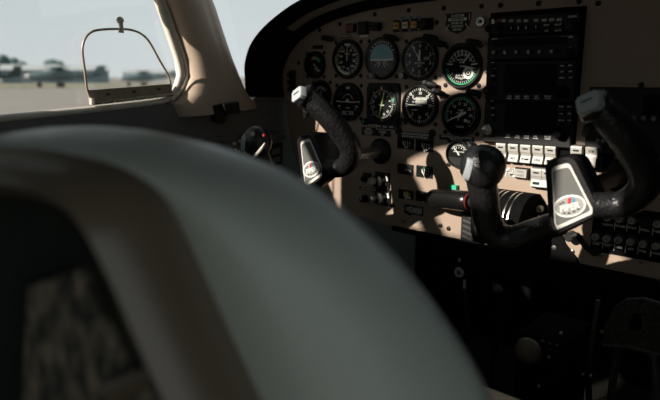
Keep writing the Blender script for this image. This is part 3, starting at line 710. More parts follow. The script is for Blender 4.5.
# ------------------------------------------------------------------ placards
def placard(label, c, su, sw, lines, size, base='black', ink='white', tabs=False, sx=1.):
    t = on_panel('placard', label, 'placard', c)
    m = MB(); m.rect(0, 0, su, sw, 0, .0016, bev=.0004)
    if tabs:
        for s in (-1, 1): m.lathe([(.0075, 0), (.0075, .0030), (.005, .004), (0, .004)], s*(su/2-.003), .007, 16)
    m.build('plaque', base, t)
    m = MB(); n = len(lines)
    for i, s in enumerate(lines): m.text(s, 0, sw*(.5-(i+.5)/n)*.86, .0016, size, sx=sx)
    m.build('lettering', ink, t); return t
placard('black lettered strip with round ends over the two small fuel windows', (-0.2078,-0.1104), .083, .0125, ['NO ACROBATIC MANEUVERS INCLUDING SPINS', 'SEE FLIGHT MANUAL FOR OTHER LIMITS'], .0054, tabs=True, sx=.60)
placard('narrow lettered strip between tachometer and the small gauge below it', (-0.1172,-0.1095), .072, .0085, ['DO NOT OPERATE CONTINUOUSLY BETWEEN', '2000 AND 2200 RPM'], .0046, tabs=False, sx=.64)
placard('black lettered placard under the square compass gauge, right half', (-0.2738,-0.0973), .052, .0085, ['HDG   NAV   APR   REV'], .0056)
placard('black lettered placard under the square compass gauge, lower left', (-0.3220,-0.1090), .036, .0160, ['OMNI', 'NAV LOC', 'SELECT'], .0054, ink='dimwhite')
placard('small black lettered placard behind the left yoke shaft', (-0.2860,-0.1109), .040, .0120, ['COURSE', 'SET'], .0050, ink='dimwhite')
placard('pale placard strip under the red yellow green gauge', (-0.4667,-0.0067), .034, .0060, ['CYL HD TEMP'], .0045, base='grey', ink='black')
placard('black blank placard above the red yellow green gauge', (-0.4647,0.0624), .030, .0085, ['EGT'], .0050, ink='black')
placard('black label strip over the two toggle switches low on the panel', (-0.3201,-0.2289), .050, .0055, ['ANTI-COLLISION  NAV'], .0048, ink='dimwhite', sx=.8)
placard('tiny dark placard right of the dark red lamp', (-0.3854,0.0817), .030, .0070, ['LOW BUS  HI'], .0050, base='black', ink='dimwhite')
# dark shield shaped plaque
t = on_panel('shield_plaque', 'black shield shaped plaque with white lettering at the panel top', 'plaque', (-0.1249,0.0924))
m = MB(); m.prism([(-.026, .017), (.026, .017), (.026, .006), (.022, -.006), (.012, -.014), (0, -.018), (-.012, -.014), (-.022, -.006), (-.026, .006)], 0, .0016, .0005); m.build('plaque', 'black', t)
m = MB(); m.text('CUSTOM', 0, .0125, .0016, .0062); m.rect(0, .0065, .036, .0052, .0016, .0019); m.text('PANEL BY', 0, .000, .0016, .0054); m.text('AVIONICS', 0, -.0055, .0016, .0054); m.text('SERVICE', 0, -.0110, .0016, .0048)
for s in (-1, 1):
    m.tick(D(0), -.004, .007, .0012, .0016, .0020, s*.0235, .008); m.tick(D(s*-35), -.006, .006, .0012, .0016, .0020, s*.0195, -.006)
m.build('lettering', 'dimwhite', t)
m = MB(); m.text('INSTRUMENT', 0, .0065, .0019, .0050, sx=.9); m.build('dark_lettering', 'black', t)
# chrome lamp
t = on_panel('indicator_lamp', 'round chrome ringed lamp at panel top left of the radios', 'lamp', (-0.0783,0.0922))
m = MB(); m.lathe([(.0095, 0), (.0095, .003), (.0075, .0060), (.0050, .0060), (.0042, .0035), (0, .0035)], 0, 0, 28); m.build('bezel', 'silver', t)
m = MB(); m.lathe([(.0026, .0035), (.0024, .0050), (0, .0056)], 0, 0, 16); m.build('jewel', 'black', t)
# annunciator
t = on_panel('annunciator_strip', 'black strip with orange, pale and orange square lamps above the altimeter', 'annunciator', (-0.2192,0.0945))
m = MB(); m.rect(0, 0, .088, .0215, 0, .004, bev=.0015); m.build('housing', 'black', t)
for u, c in ((-.0355, 'orange'), (-.0150, 'peach'), (.0045, 'orange')):
    m = MB(); m.rect(u, 0, .0125, .0125, .004, .0085, bev=.0012); k = m.build('lamp', c, t)
    m = MB(); m.text('ON', u, 0, .0085, .0058); m.build('lettering', 'black', k)
for u in (-.0255, -.0050, .0155):
    m = MB(); m.rect(u, .0085, .004, .0025, .004, .0050); m.rect(u, -.0085, .004, .0025, .004, .0050); m.build('clip', 'cream', t)
knob(t, .0315, 0, .0085, .012, 'black', 'test_button', .004)
for px, s, wh in (((-0.2434,0.1085), 'VAC', 'left'), ((-0.2245,0.1079), 'OIL', 'middle'), ((-0.2074,0.1073), 'ALT', 'right')):
    t = on_panel('lamp_label', 'tiny grey label over the lamp strip, %s of three' % wh, 'label', px)
    m = MB(); m.rect(0, 0, .0155, .0075, 0, .001); m.build('tag', 'grey', t)
    m = MB(); m.text(s, 0, 0, .001, .0058); m.build('lettering', 'black', t)
# small lamps and switches at the upper left
t = on_panel('warning_lamp', 'dark red square warning lamp above the airspeed gauge', 'lamp', (-0.3694,0.0966))
m = MB(); m.rect(0, 0, .024, .0180, 0, .004, bev=.001); m.build('housing', 'black', t); m = MB(); m.rect(0, 0, .020, .0140, .004, .0075, bev=.001); m.build('lens', 'darkred', t)
t = on_panel('square_button', 'black square button with pale lower edge right of the dark red lamp', 'button', (-0.3367,0.0949))
m = MB(); m.rect(0, 0, .024, .024, 0, .008, bev=.0015); m.build('button', 'black', t); m = MB(); m.rect(0, -.0150, .021, .0032, 0, .0012); m.build('label_strip', 'dimwhite', t)
t = on_panel('cross_knob', 'small black cross shaped knob above the attitude gauge', 'knob', (-0.3052,0.0961))
m = MB(); m.rect(0, 0, .026, .006, 0, .013, .3, .001); m.rect(0, 0, .026, .006, 0, .0125, -.5, .001); m.lathe([(.008, 0), (.008, .012), (0, .012)], 0, 0, 16); m.build('knob', 'black', t)
t = on_panel('switch_strip', 'dark upright switch strip at the far left end of the panel', 'switch', (-0.5431,-0.0114))
m = MB(); m.rect(0, 0, .020, .052, 0, .004, bev=.002); m.build('plate', 'black', t)
for i in range(3): knob(t, 0, .016-.016*i, .0048, .010, 'matte', 'knob', .004)

# ------------------------------------------------------------------ radio stack (centre of the panel)
RU0, RU1 = -.0575, .0935
def radio(name, label, ytop, ybot, cat='radio'):
    (ua, wa), (ub, wb) = ytop, ybot
    w0, w1 = wb, wa; c = ((RU0+RU1)/2, (w0+w1)/2)
    t = on_panel(name, label, cat, c)
    m = MB(); m.rect(0, 0, RU1-RU0, w1-w0-.0012, 0, .010, bev=.002); m.build('faceplate', 'black', t)
    return t, c
def loc(p, c): return (p[0]-c[0]+.0045, p[1]-c[1]+.001)
t = on_panel('radio_rack', 'black rack frame round the stacked radios', 'rack', ((RU0+RU1)/2+.000, -.004))
m = MB(); m.rect(0, 0, .1575, .218, 0, .0042, bev=.002); m.build('frame', 'matte', t)
RO = .0005   # radios sit on the rack frame
def knob2(t, p, r, h, m_='black', ring=True, o=.010, name='knob'):
    m = MB(); m.lathe([(r*1.0, o), (r*1.0, o+h*.5), (r*.92, o+h*.55), (r*.66, o+h*.55), (r*.66, o+h), (r*.55, o+h*1.04), (0, o+h*1.04)], p[0], p[1], 22)
    for i in range(12):
        a = 2*PI*i/12; m.rect(p[0]+r*math.cos(a), p[1]+r*math.sin(a), r*.14, r*.14, o+h*.08, o+h*.48, a)
    return m.build(name, m_, t)
def button(t, p, su, sw, ink=None, s='', m_='matte', o=.010, size=.0042):
    m = MB(); m.rect(p[0], p[1], su, sw, o, o+.0025, bev=.0008); b = m.build('button', m_, t)
    if s:
        m = MB(); m.text(s, p[0], p[1], o+.0025, size); m.build('lettering', ink or 'dimwhite', b)
# audio panel
t, c = radio('audio_panel', 'black audio selector with two rows of small buttons, topmost of the radio stack', (-0.0637,0.0978), (-0.0619,0.0668)); t.location.y = -.0042
names = ['C1', 'C2', 'C3', 'TEL', 'N1', 'N2', 'DME', 'ADF', 'MKR', 'SPR']
for i, x in enumerate(((-0.0431,0.0893), (-0.0342,0.0888), (-0.0209,0.0880), (-0.0078,0.0872), (0.0041,0.0865), (0.0208,0.0863), (0.0340,0.0856), (0.0460,0.0856), (0.0580,0.0849))):
    p = loc(x, c); button(t, p, .0085, .0055, s=names[i] if i else '', m_='darkred' if i == 0 else 'steel', size=.0040)
p = loc((-0.0540,0.0891), c); m = MB(); m.prism([(p[0]-.003, p[1]-.004), (p[0]+.003, p[1]-.004), (p[0]+.003, p[1]+.001), (p[0]-.001, p[1]+.004), (p[0]-.003, p[1]+.003)], .010, .0105); m.build('logo_mark', 'dimwhite', t)
for i, x in enumerate(((-0.0201,0.0761), (-0.0079,0.0758), (0.0049,0.0756), (0.0216,0.0754))):
    p = loc(x, c); button(t, p, .0085, .0090, s='', m_='matte')
    m = MB(); m.text(('1', '2', '3', 'T')[i], p[0], p[1], .0125, .0065); m.build('lettering', 'dimwhite', t)
for x, s in (((0.0386,0.0779), 'SPLIT'), ((0.0392,0.0693), 'ICS'), ((0.0570,0.0775), 'PILOT'), ((0.0576,0.0687), 'MUTE')): button(t, loc(x, c), .0150, .0048, s=s, size=.0042)
knob2(t, loc((-0.0442,0.0772), c), .0085, .014); knob2(t, loc((0.0781,0.0749), c), .0095, .015); knob2(t, loc((-0.0607,0.0777), c), .0055, .010)
m = MB(); p = loc((0.0770,0.0882), c); m.text('AUDIO', p[0], p[1], .010, .0042); m.build('lettering', 'dimwhite', t)
# cd / display unit
t, c = radio('display_radio', 'black radio with long thin display over little knobs, second in the stack', (-0.0618,0.0660), (-0.0596,0.0272)); t.location.y = -.0042
a, b = loc((-0.0521,0.0574), c), loc((0.0727,0.0468), c)
m = MB(); m.rect((a[0]+b[0])/2, .0085, b[0]-a[0], .0110, .010, .0105); m.build('screen', 'screen', t)
for x in ((-0.0473,0.0387), (-0.0274,0.0383), (-0.0075,0.0380), (0.0131,0.0378), (0.0315,0.0376), (0.0513,0.0374)):
    p = loc(x, c); m = MB(); m.lathe([(.0036, .010), (.0036, .015), (.0028, .017), (0, .0172)], p[0], p[1], 16); k = m.build('knob', 'steel', t)
knob2(t, loc((0.0744,0.0347), c), .0085, .014)
m = MB(); p = loc((0.0738,0.0422), c); m.rect(p[0]-.003, p[1], .004, .0028, .010, .0105); m.rect(p[0]+.003, p[1], .004, .0028, .010, .0105); p = loc((-0.0496,0.0606), c); m.text('MODE', p[0], p[1], .010, .0038); p = loc((0.0709,0.0585), c); m.text('VOL PUSH', p[0], p[1], .010, .0040); m.build('lettering', 'dimwhite', t)
# two navigators
def navigator(label, yt, yb, scr, left, bigL, bigR, btn, bot, litknob, c0):
    t, c = radio('gps_navigator', label, yt, yb, 'navigator'); t['group'] = 'gps navigators in the radio stack'; t.location.y = -.0042
    a, b = loc(scr[0], c), loc(scr[1], c)
    m = MB(); m.rect((a[0]+b[0])/2, (a[1]+b[1])/2, b[0]-a[0], a[1]-b[1], .010, .0106); m.build('screen', 'screen', t)
    for x in left:
        p = loc(x, c); knob2(t, p, .0042, .009)
        m = MB(); m.rect(p[0]-.001, p[1]+.0062, .006, .0012, .010, .0104); m.build('lettering', 'dimwhite', t)
    knob2(t, loc(bigL, c), .0088, .016, litknob); knob2(t, loc(bigR, c), .0095, .016, 'matte')
    for i, x in enumerate(btn): button(t, loc(x, c), .0100, .0044, s=('RNG', 'MSG', 'DIR', 'OBS', 'MENU', 'CLR', 'ENT', 'PROC')[i % 8], size=.0034)
    m = MB()
    for x, s in zip(bot, ('CDI', 'OBS', 'MSG', 'FPL', 'PROC')): p = loc(x, c); m.text(s, p[0], p[1], .010, .0042); m.rect(p[0], p[1]-.0032, .009, .0010, .010, .0104)
    m.build('lettering', 'dimwhite', t)
navigator('upper of the two dark screened navigators in the radio stack', (-0.0595,0.0264), (-0.0557,-0.0399), ((-0.0280,0.0194), (0.0603,-0.0282)), ((-0.0497,0.0163), (-0.0472,0.0064), (-0.0484,-0.0053)), (-0.0529,-0.0237), (0.0712,-0.0242), ((0.0681,0.0158), (0.0805,0.0162), (0.0688,0.0067), (0.0813,0.0071), (0.0695,-0.0026), (0.0820,-0.0021)), ((-0.0175,-0.0331), (-0.0033,-0.0328), (0.0123,-0.0324), (0.0293,-0.0321), (0.0476,-0.0317)), 'black', 0)
navigator('lower of the two dark screened navigators, with pale lower left knob', (-0.0556,-0.0416), (-0.0516,-0.1110), ((-0.0239,-0.0457), (0.0650,-0.0898)), ((-0.0477,-0.0473), (-0.0452,-0.0590), (-0.0445,-0.0709)), (-0.0509,-0.0893), (0.0730,-0.0877), ((0.0714,-0.0467), (0.0840,-0.0463), (0.0722,-0.0577), (0.0848,-0.0572), (0.0730,-0.0679), (0.0856,-0.0673)), ((-0.0161,-0.0974), (0.0010,-0.0971), (0.0167,-0.0966), (0.0322,-0.0961), (0.0523,-0.0954)), 'silver', 0)

# ------------------------------------------------------------------ white rocker switches
t = on_panel('switch_backing', 'black backing strip under the radios carrying white rocker switches', 'switch backing', (0.0578,-0.1250))
m = MB(); m.rect(0, 0, .196, .039, 0, .003, bev=.001); m.build('backing', 'matte', t)
def rocker(label, p, o=.003, s='', flip=False, su=.0172, sw=.0310, dark=False):
    t = on_panel('rocker_switch', label, 'switch', p, 'white rocker switches on the panel', o)
    # seen from the side: a wedge that steps out at one end
    prof = [(-.5, 0), (-.5, .0095), (-.46, .0105), (-.12, .0070), (-.02, .0078), (.10, .0105), (.40, .0122), (.48, .0112), (.5, .0090), (.5, 0)]
    if flip: prof = [(-w_, o_) for w_, o_ in prof][::-1]
    m = MB(); m.loft([[V(u*su, oo, w_*sw) for w_, oo in prof] for u in (-.5, -.47, .47, .5)]); m.build('rocker', 'cream', t, angle=25)
    m = MB(); m.rect(0, 0, su+.003, sw+.003, -.0005, .0022); m.build('surround', 'black', t)
    sg = -1 if not flip else 1
    m = MB()
    if dark: m.rect(0, sg*sw*.30, su*.62, sw*.14, .0080, .0098)
    else: m.text(s, 0, sg*sw*.30, .0093, .0050)
    m.build('lettering', 'black', t)
    if not flip:
        m = MB(); m.rect(0, sw*.28, su*.50, .0022, .0118, .0124); m.build('slot_mark', 'black', t)
rocker('first white rocker switch from the left in the upper row under the radios', (-0.0235,-0.1258), s='BAT')
rocker('second white rocker switch from the left in the upper row under the radios', (-0.0013,-0.1253), s='ALT')
rocker('third white rocker switch from the left in the upper row under the radios', (0.0203,-0.1250), s='PUMP')
rocker('fourth white rocker switch from the left in the upper row under the radios', (0.0414,-0.1245), s='LDG')
rocker('fifth white rocker switch from the left, with dark lower mark, under the radios', (0.0624,-0.1242), s='', dark=True)
rocker('white rocker switch just left of the copilot grip, partly behind the yoke plate', (0.1033,-0.1211), s='NAV')
rocker('rightmost white rocker switch under the radios, tipped with its pale top flat', (0.1255,-0.1215), s='STB', flip=True)
t = on_panel('switch_backing', 'small black backing of the lower pair of rocker switches', 'switch backing', (0.0506,-0.1625))
m = MB(); m.rect(0, 0, .040, .038, 0, .003, bev=.001); m.build('backing', 'matte', t)
rocker('white rocker switch with dark lower mark in the short lower row', (0.0418,-0.1627), dark=True, su=.0178)
rocker('white rocker switch mostly hidden by the edge of the yoke plate', (0.0603,-0.1623), s='', su=.0178)
t = on_panel('lettered_button', 'white square button with grey lettering in black surround, left of lower rockers', 'button', (0.0131,-0.1594))
m = MB(); m.rect(0, 0, .0245, .0185, 0, .006, bev=.001); m.build('surround', 'black', t)
m = MB(); m.rect(0, 0, .0205, .0145, .006, .009, bev=.001); k = m.build('cap', 'cream', t)
m = MB(); m.text('PUSH', 0, .0030, .009, .0052); m.text('RESET', 0, -.0030, .009, .0052); m.build('lettering', 'steel', k)
t = on_panel('silver_label', 'small tarnished metal label left of the white lettered button', 'label', (-0.0093,-0.1610))
m = MB(); m.rect(0, 0, .019, .0155, 0, .0012); m.build('plaque', 'foil', t)
m = MB(); m.text('GEAR', 0, .0025, .0012, .0058); m.text('PUMP', 0, -.0035, .0012, .0056); m.build('lettering', 'black', t)

# ------------------------------------------------------------------ copilot side radio
t = on_panel('cassette_radio', 'wide dark radio with slot and row of little knobs behind right yoke grip', 'radio', (.285, -.065))
m = MB(); m.rect(0, 0, .345, .100, 0, .006, bev=.002); m.build('faceplate', 'black', t)
m = MB(); m.rect(.03, .026, .250, .028, .006, .0072, bev=.0006); m.build('slot_door', 'screen', t)
for i, x in enumerate(((0.1564,-0.0572), (0.1698,-0.0581), (0.1822,-0.0584), (0.1950,-0.0584), (0.2082,-0.0584))): p = (x[0]-.285, x[1]+.065); knob(t, p[0], p[1], .0040, .008, 'steel', 'knob', .006)
for x in ((0.1297,-0.0328), (0.1323,-0.0962), (0.1397,-0.0957)): p = (x[0]-.285, x[1]+.065); m = MB(); m.lathe([(.003, .006), (.003, .0075), (0, .008)], p[0], p[1], 10); m.build('screw', 'steel', t)

# ------------------------------------------------------------------ circuit breakers
ROWA = [(0.1566,-0.2126), (0.1741,-0.2119), (0.1919,-0.2117), (0.2099,-0.2118), (0.2267,-0.2112)]
ROWB = [(0.1416,-0.2462), (0.1587,-0.2459), (0.1753,-0.2451), (0.1929,-0.2445), (0.2104,-0.2447), (0.2280,-0.2444)]
t = on_panel('breaker_panel', 'black lettered panel that carries the two rows of circuit breakers', 'breaker panel', (0.1937,-0.2307)); bc = (0.1937,-0.2307)
m = MB(); a, b = (0.1314,-0.2078), (0.2377,-0.2214)
m.prism([(-.060, .036), (.150, .036), (.150, -.040), (-.060, -.040)], 0, .0018, .0004); m.build('backing', 'matte', t)
m = MB()
for row, nm in ((ROWA, ('LIGHTS', 'STROBE', 'PITOT', 'STALL', 'TURN')), (ROWB, ('COM', 'NAV', 'XPDR', 'GPS', 'FUEL', 'START'))):
    for p, s in zip(row, nm):
        m.text(s, p[0]-bc[0], p[1]-bc[1]-.0125, .0018, .0046)
    for p in row: m.rect(p[0]-bc[0]+.0105, p[1]-bc[1]-.0125, .0008, .012, .0018, .0021)
m.rect(ROWB[0][0]-bc[0]+.010, ROWB[0][1]-bc[1]-.0095, .030, .0008, .0018, .0021); m.build('lettering', 'white', t)
oa = ('first', 'second', 'third', 'fourth', 'fifth', 'sixth')
for row, nm in ((ROWA, 'upper'), (ROWB, 'lower')):
    for i, p in enumerate(row):
        t = on_panel('circuit_breaker', 'round circuit breaker button, %s from the left in the %s row' % (oa[i], nm), 'circuit breaker', p, 'circuit breakers low on the right of the panel', .0018)
        m = MB(); m.lathe([(.0088, 0), (.0088, .003), (.0072, .0040), (.0062, .0040), (.0062, .002)], 0, 0, 20); m.build('collar', 'black', t)
        dark = nm == 'upper' and i == 3
        m = MB(); m.lathe([(.0054, .001), (.0054, .0080), (.0046, .0092), (.0030, .0092), (.0028, .0080), (0, .0080)], 0, 0, 20); k = m.build('button', 'black' if dark else 'cream', t)
        if not dark:
            m = MB(); m.lathe([(.0027, .0080), (.0027, .0084), (0, .0084)], 0, 0, 14); m.build('amp_mark', 'steel', k)

# ------------------------------------------------------------------ toggles and knobs low on the left
for p, lab in (((-0.2878,-0.2063), 'upper of two black toggle housings with pale knob near the left yoke'), ((-0.2845,-0.2410), 'lower of two black toggle housings with pale knob near the left yoke')):
    t = on_panel('toggle_switch', lab, 'switch', p, 'toggle switches low on the pilot side')
    m = MB(); m.rect(.004, 0, .036, .033, 0, .004, bev=.001); m.lathe([(.013, .004), (.013, .018), (.0105, .020), (0, .020)], .002, 0, 20); m.build('housing', 'black', t)
    m = MB(); m.lathe([(.0065, .016), (.0075, .022), (.0075, .030), (.0055, .034), (0, .035)], -.004, .001, 18); m.build('knob', 'cream' if 'upper' in lab else 'silver', t)
    m = MB(); m.rect(.018, .006, .004, .010, .004, .0055, .2); m.rect(.016, -.006, .003, .006, .004, .0055); m.build('label_strip', 'dimwhite', t)
t = on_panel('selector_switch', 'small black selector switch with pale dot left of the upper toggle', 'switch', (-0.3231,-0.2051))
m = MB(); m.rect(0, 0, .019, .020, 0, .006, bev=.001); m.build('housing', 'black', t); m = MB(); m.lathe([(.0024, 0), (.0024, .012), (0, .013)], -.012, 0, 12); m.build('dot', 'cream', t)
knob(t, .002, 0, .0065, .014, 'black', 'knob', .006)
t = on_panel('dimmer_knob', 'small black dimmer knob left of the lower toggle', 'knob', (-0.3291,-0.2503))
m = MB(); m.lathe([(.0090, 0), (.0090, .003), (.0065, .004), (.0065, .013), (.005, .015), (0, .015)], 0, 0, 20); m.build('knob', 'black', t); m = MB(); m.rect(0, .003, .002, .006, .015, .0154); m.build('pointer', 'dimwhite', t)

# black handle with red ring at its open end, lying across the panel
t = on_panel('pull_lever', 'black cylindrical handle with red ringed end sticking out across the lower panel', 'handle', (-0.1797,-0.2239))
h0 = Vector((-0.1484,-0.0300,-0.2190)); h1 = Vector((-0.0553,-0.0520,-0.2101)); hb = Vector((t.location.x, 0, t.location.z))
L0 = Vector(t.location)
ax = (h1-h0)
m = MB(); m.tube([Vector((0, 0, 0)), Vector((.001, -.022, 0)), (h0-L0)+ax*.02], [.0065, .0065, .0085], 14); m.build('neck', 'matte', t)
m = MB(); m.tube([(h0-L0)+ax*f for f in (.0, .03, .10, .25, .60, .88, .97, 1.)], [.0125, .0150, .0163, .0172, .0178, .0182, .0172, .0150], 28); m.build('grip', 'gloss', t)
axn = ax.normalized(); e1 = axn.cross(Vector((0, 0, 1))).normalized(); e2 = axn.cross(e1)
def ringpts(r, f): return [(h1-L0)+axn*f+e1*(r*math.cos(2*PI*i/28))+e2*(r*math.sin(2*PI*i/28)) for i in range(28)]
m = MB(); m.loft([ringpts(.0152, -.001), ringpts(.0155, .0015), ringpts(.0120, .0020), ringpts(.0112, -.003)], cap0=False, cap1=False); m.build('end_ring', 'ringred', t)
m = MB(); m.loft([ringpts(.0115, .0008), ringpts(.003, .0004)], cap0=False); m.build('end_cap', 'black', t)
t = on_panel('green_tag', 'small bright green tag just above the black handle', 'tag', (-0.1171,-0.2005))
m = MB(); m.rect(0, 0, .0165, .0110, 0, .008, bev=.0015); m.rect(.001, -.0065, .0090, .004, 0, .006); m.build('tag', 'teal', t)
# white button by the quadrant
t = on_panel('white_knob', 'small bright white knob between throttle quadrant and yoke plate', 'knob', (0.0493,-0.2152))
m = MB(); m.lathe([(.0058, 0), (.0062, .006), (.0050, .012), (0, .013)], 0, 0, 18); m.build('cap', 'white', t)
m = MB(); m.lathe([(.0085, 0), (.0085, .002), (.0063, .002)], 0, 0, 18); m.build('collar', 'black', t)
# latch lever
t = on_panel('latch_lever', 'small black bent lever on the tan panel below the yoke plate', 'lever', (0.1100,-0.2506))
l = Vector(t.location)
pp = [Vector((0.1067,-0.0140,-0.2513))-l, Vector((0.1158,-0.0140,-0.2463))-l, Vector((0.1251,-0.0160,-0.2557))-l, Vector((0.1345,-0.0140,-0.2657))-l, Vector((0.1427,-0.0100,-0.2699))-l]
m = MB(); m.tube(smooth_path(pp, 4), [.0045]*17, 10); m.build('arm', 'black', t)
m = MB(); m.lathe([(.008, 0), (.008, .016), (.006, .018), (0, .018)], -.006, -.001, 16); m.lathe([(.007, 0), (.007, .010), (0, .012)], pp[-1].x, pp[-1].z, 14); m.build('pivot', 'black', t)

# ------------------------------------------------------------------ throttle quadrant
q = thing('throttle_quadrant', 'black throttle quadrant with slotted curved top behind the right yoke', 'throttle quadrant', ((0.0117,-0.2313)[0], 0, (0.0117,-0.2313)[1]))
def arc_profile(k=1., up=0.):
    # side view (out, w): rounded nose
    pr = [(0, -.055), (0, .040)]
    for i in range(11):
        a = D(92-i*14); pr.append((.018+.050*math.cos(a)*k+.01, -.008+.050*math.sin(a)*k))
    return pr
pr = arc_profile()
m = MB(); m.loft([[V(u, o, w_) for o, w_ in pr] for u in (-.050, -.048, .030, .034)]); m.build('housing', 'matte', q, angle=30)
for i, u in enumerate((-.036, -.014, .010)):
    m = MB(); pr2 = [(.028+.0512*math.cos(D(a)), -.008+.0512*math.sin(D(a))) for a in range(95, -31, -10)]
    m.loft([[V(u+s, o, w_) for o, w_ in pr2] for s in (-.0055, -.0030)], closed=False); m.loft([[V(u+s, o, w_) for o, w_ in pr2] for s in (.0030, .0055)], closed=False); m.build('slot_trim', 'silver', q)
for i, (u, a, c) in enumerate(((-.036, 30, 'black'), (-.014, 24, 'black'), (.010, 14, 'red'))):
    ca, sa = math.cos(D(a)), math.sin(D(a))
    m = MB(); m.tube([V(u, .028+.046*ca, -.008+.046*sa), V(u, .028+.075*ca, -.008+.075*sa)], [.0022, .0022], 8); k = m.build('lever', 'steel', q)
    m = MB(); b2 = bmesh.new(); bmesh.ops.create_uvsphere(b2, u_segments=18, v_segments=10, radius=.0095)
    m.merge(b2, Matrix.Translation(V(u, .028+.078*ca, -.008+.078*sa)) @ Matrix.Diagonal((1.15, .9, 1, 1))); m.build('knob', c, k)
# black cover plate beside the quadrant, its outline also painting in yoke shadow
t = on_panel('quadrant_plate_shadow', 'black cover plate with painted yoke shadow between quadrant and right yoke', 'cover plate', (0.0526,-0.2369))
m = MB(); m.prism([(-.020, .036), (-.008, .040), (.004, .030), (.018, .024), (.026, .004), (.034, -.012), (.042, -.030), (.062, -.050), (.074, -.074), (-.052, -.074), (-.052, -.030)], 0, .0025, .0006); m.build('plate', 'matte', t)
for u, w_ in ((-.004, .020), (.016, -.004), (.024, -.040)):
    m = MB(); m.lathe([(.004, .0025), (.004, .004), (0, .0045)], u, w_, 12); m.build('screw', 'steel', t)
t = on_panel('lower_left_plate', 'black louvred box on the panel just left of the quadrant', 'cover plate', (-0.0745,-0.2653))
m = MB(); m.rect(0, 0, .040, .062, 0, .012, bev=.002); m.build('box', 'black', t)
m = MB(); m.prism([(.024, -.033), (.024, -.060), (-.058, -.060), (-.048, -.042), (-.022, -.033)], 0, .003, .001); m.build('shade_flange', 'matte', t)  # black flange fills in the yoke's shadow on the panel
m = MB()
for i in range(5): m.rect(-.004, .018-.010*i, .022, .003, .012, .0145, -.25)
m.build('louvre', 'steel', t)

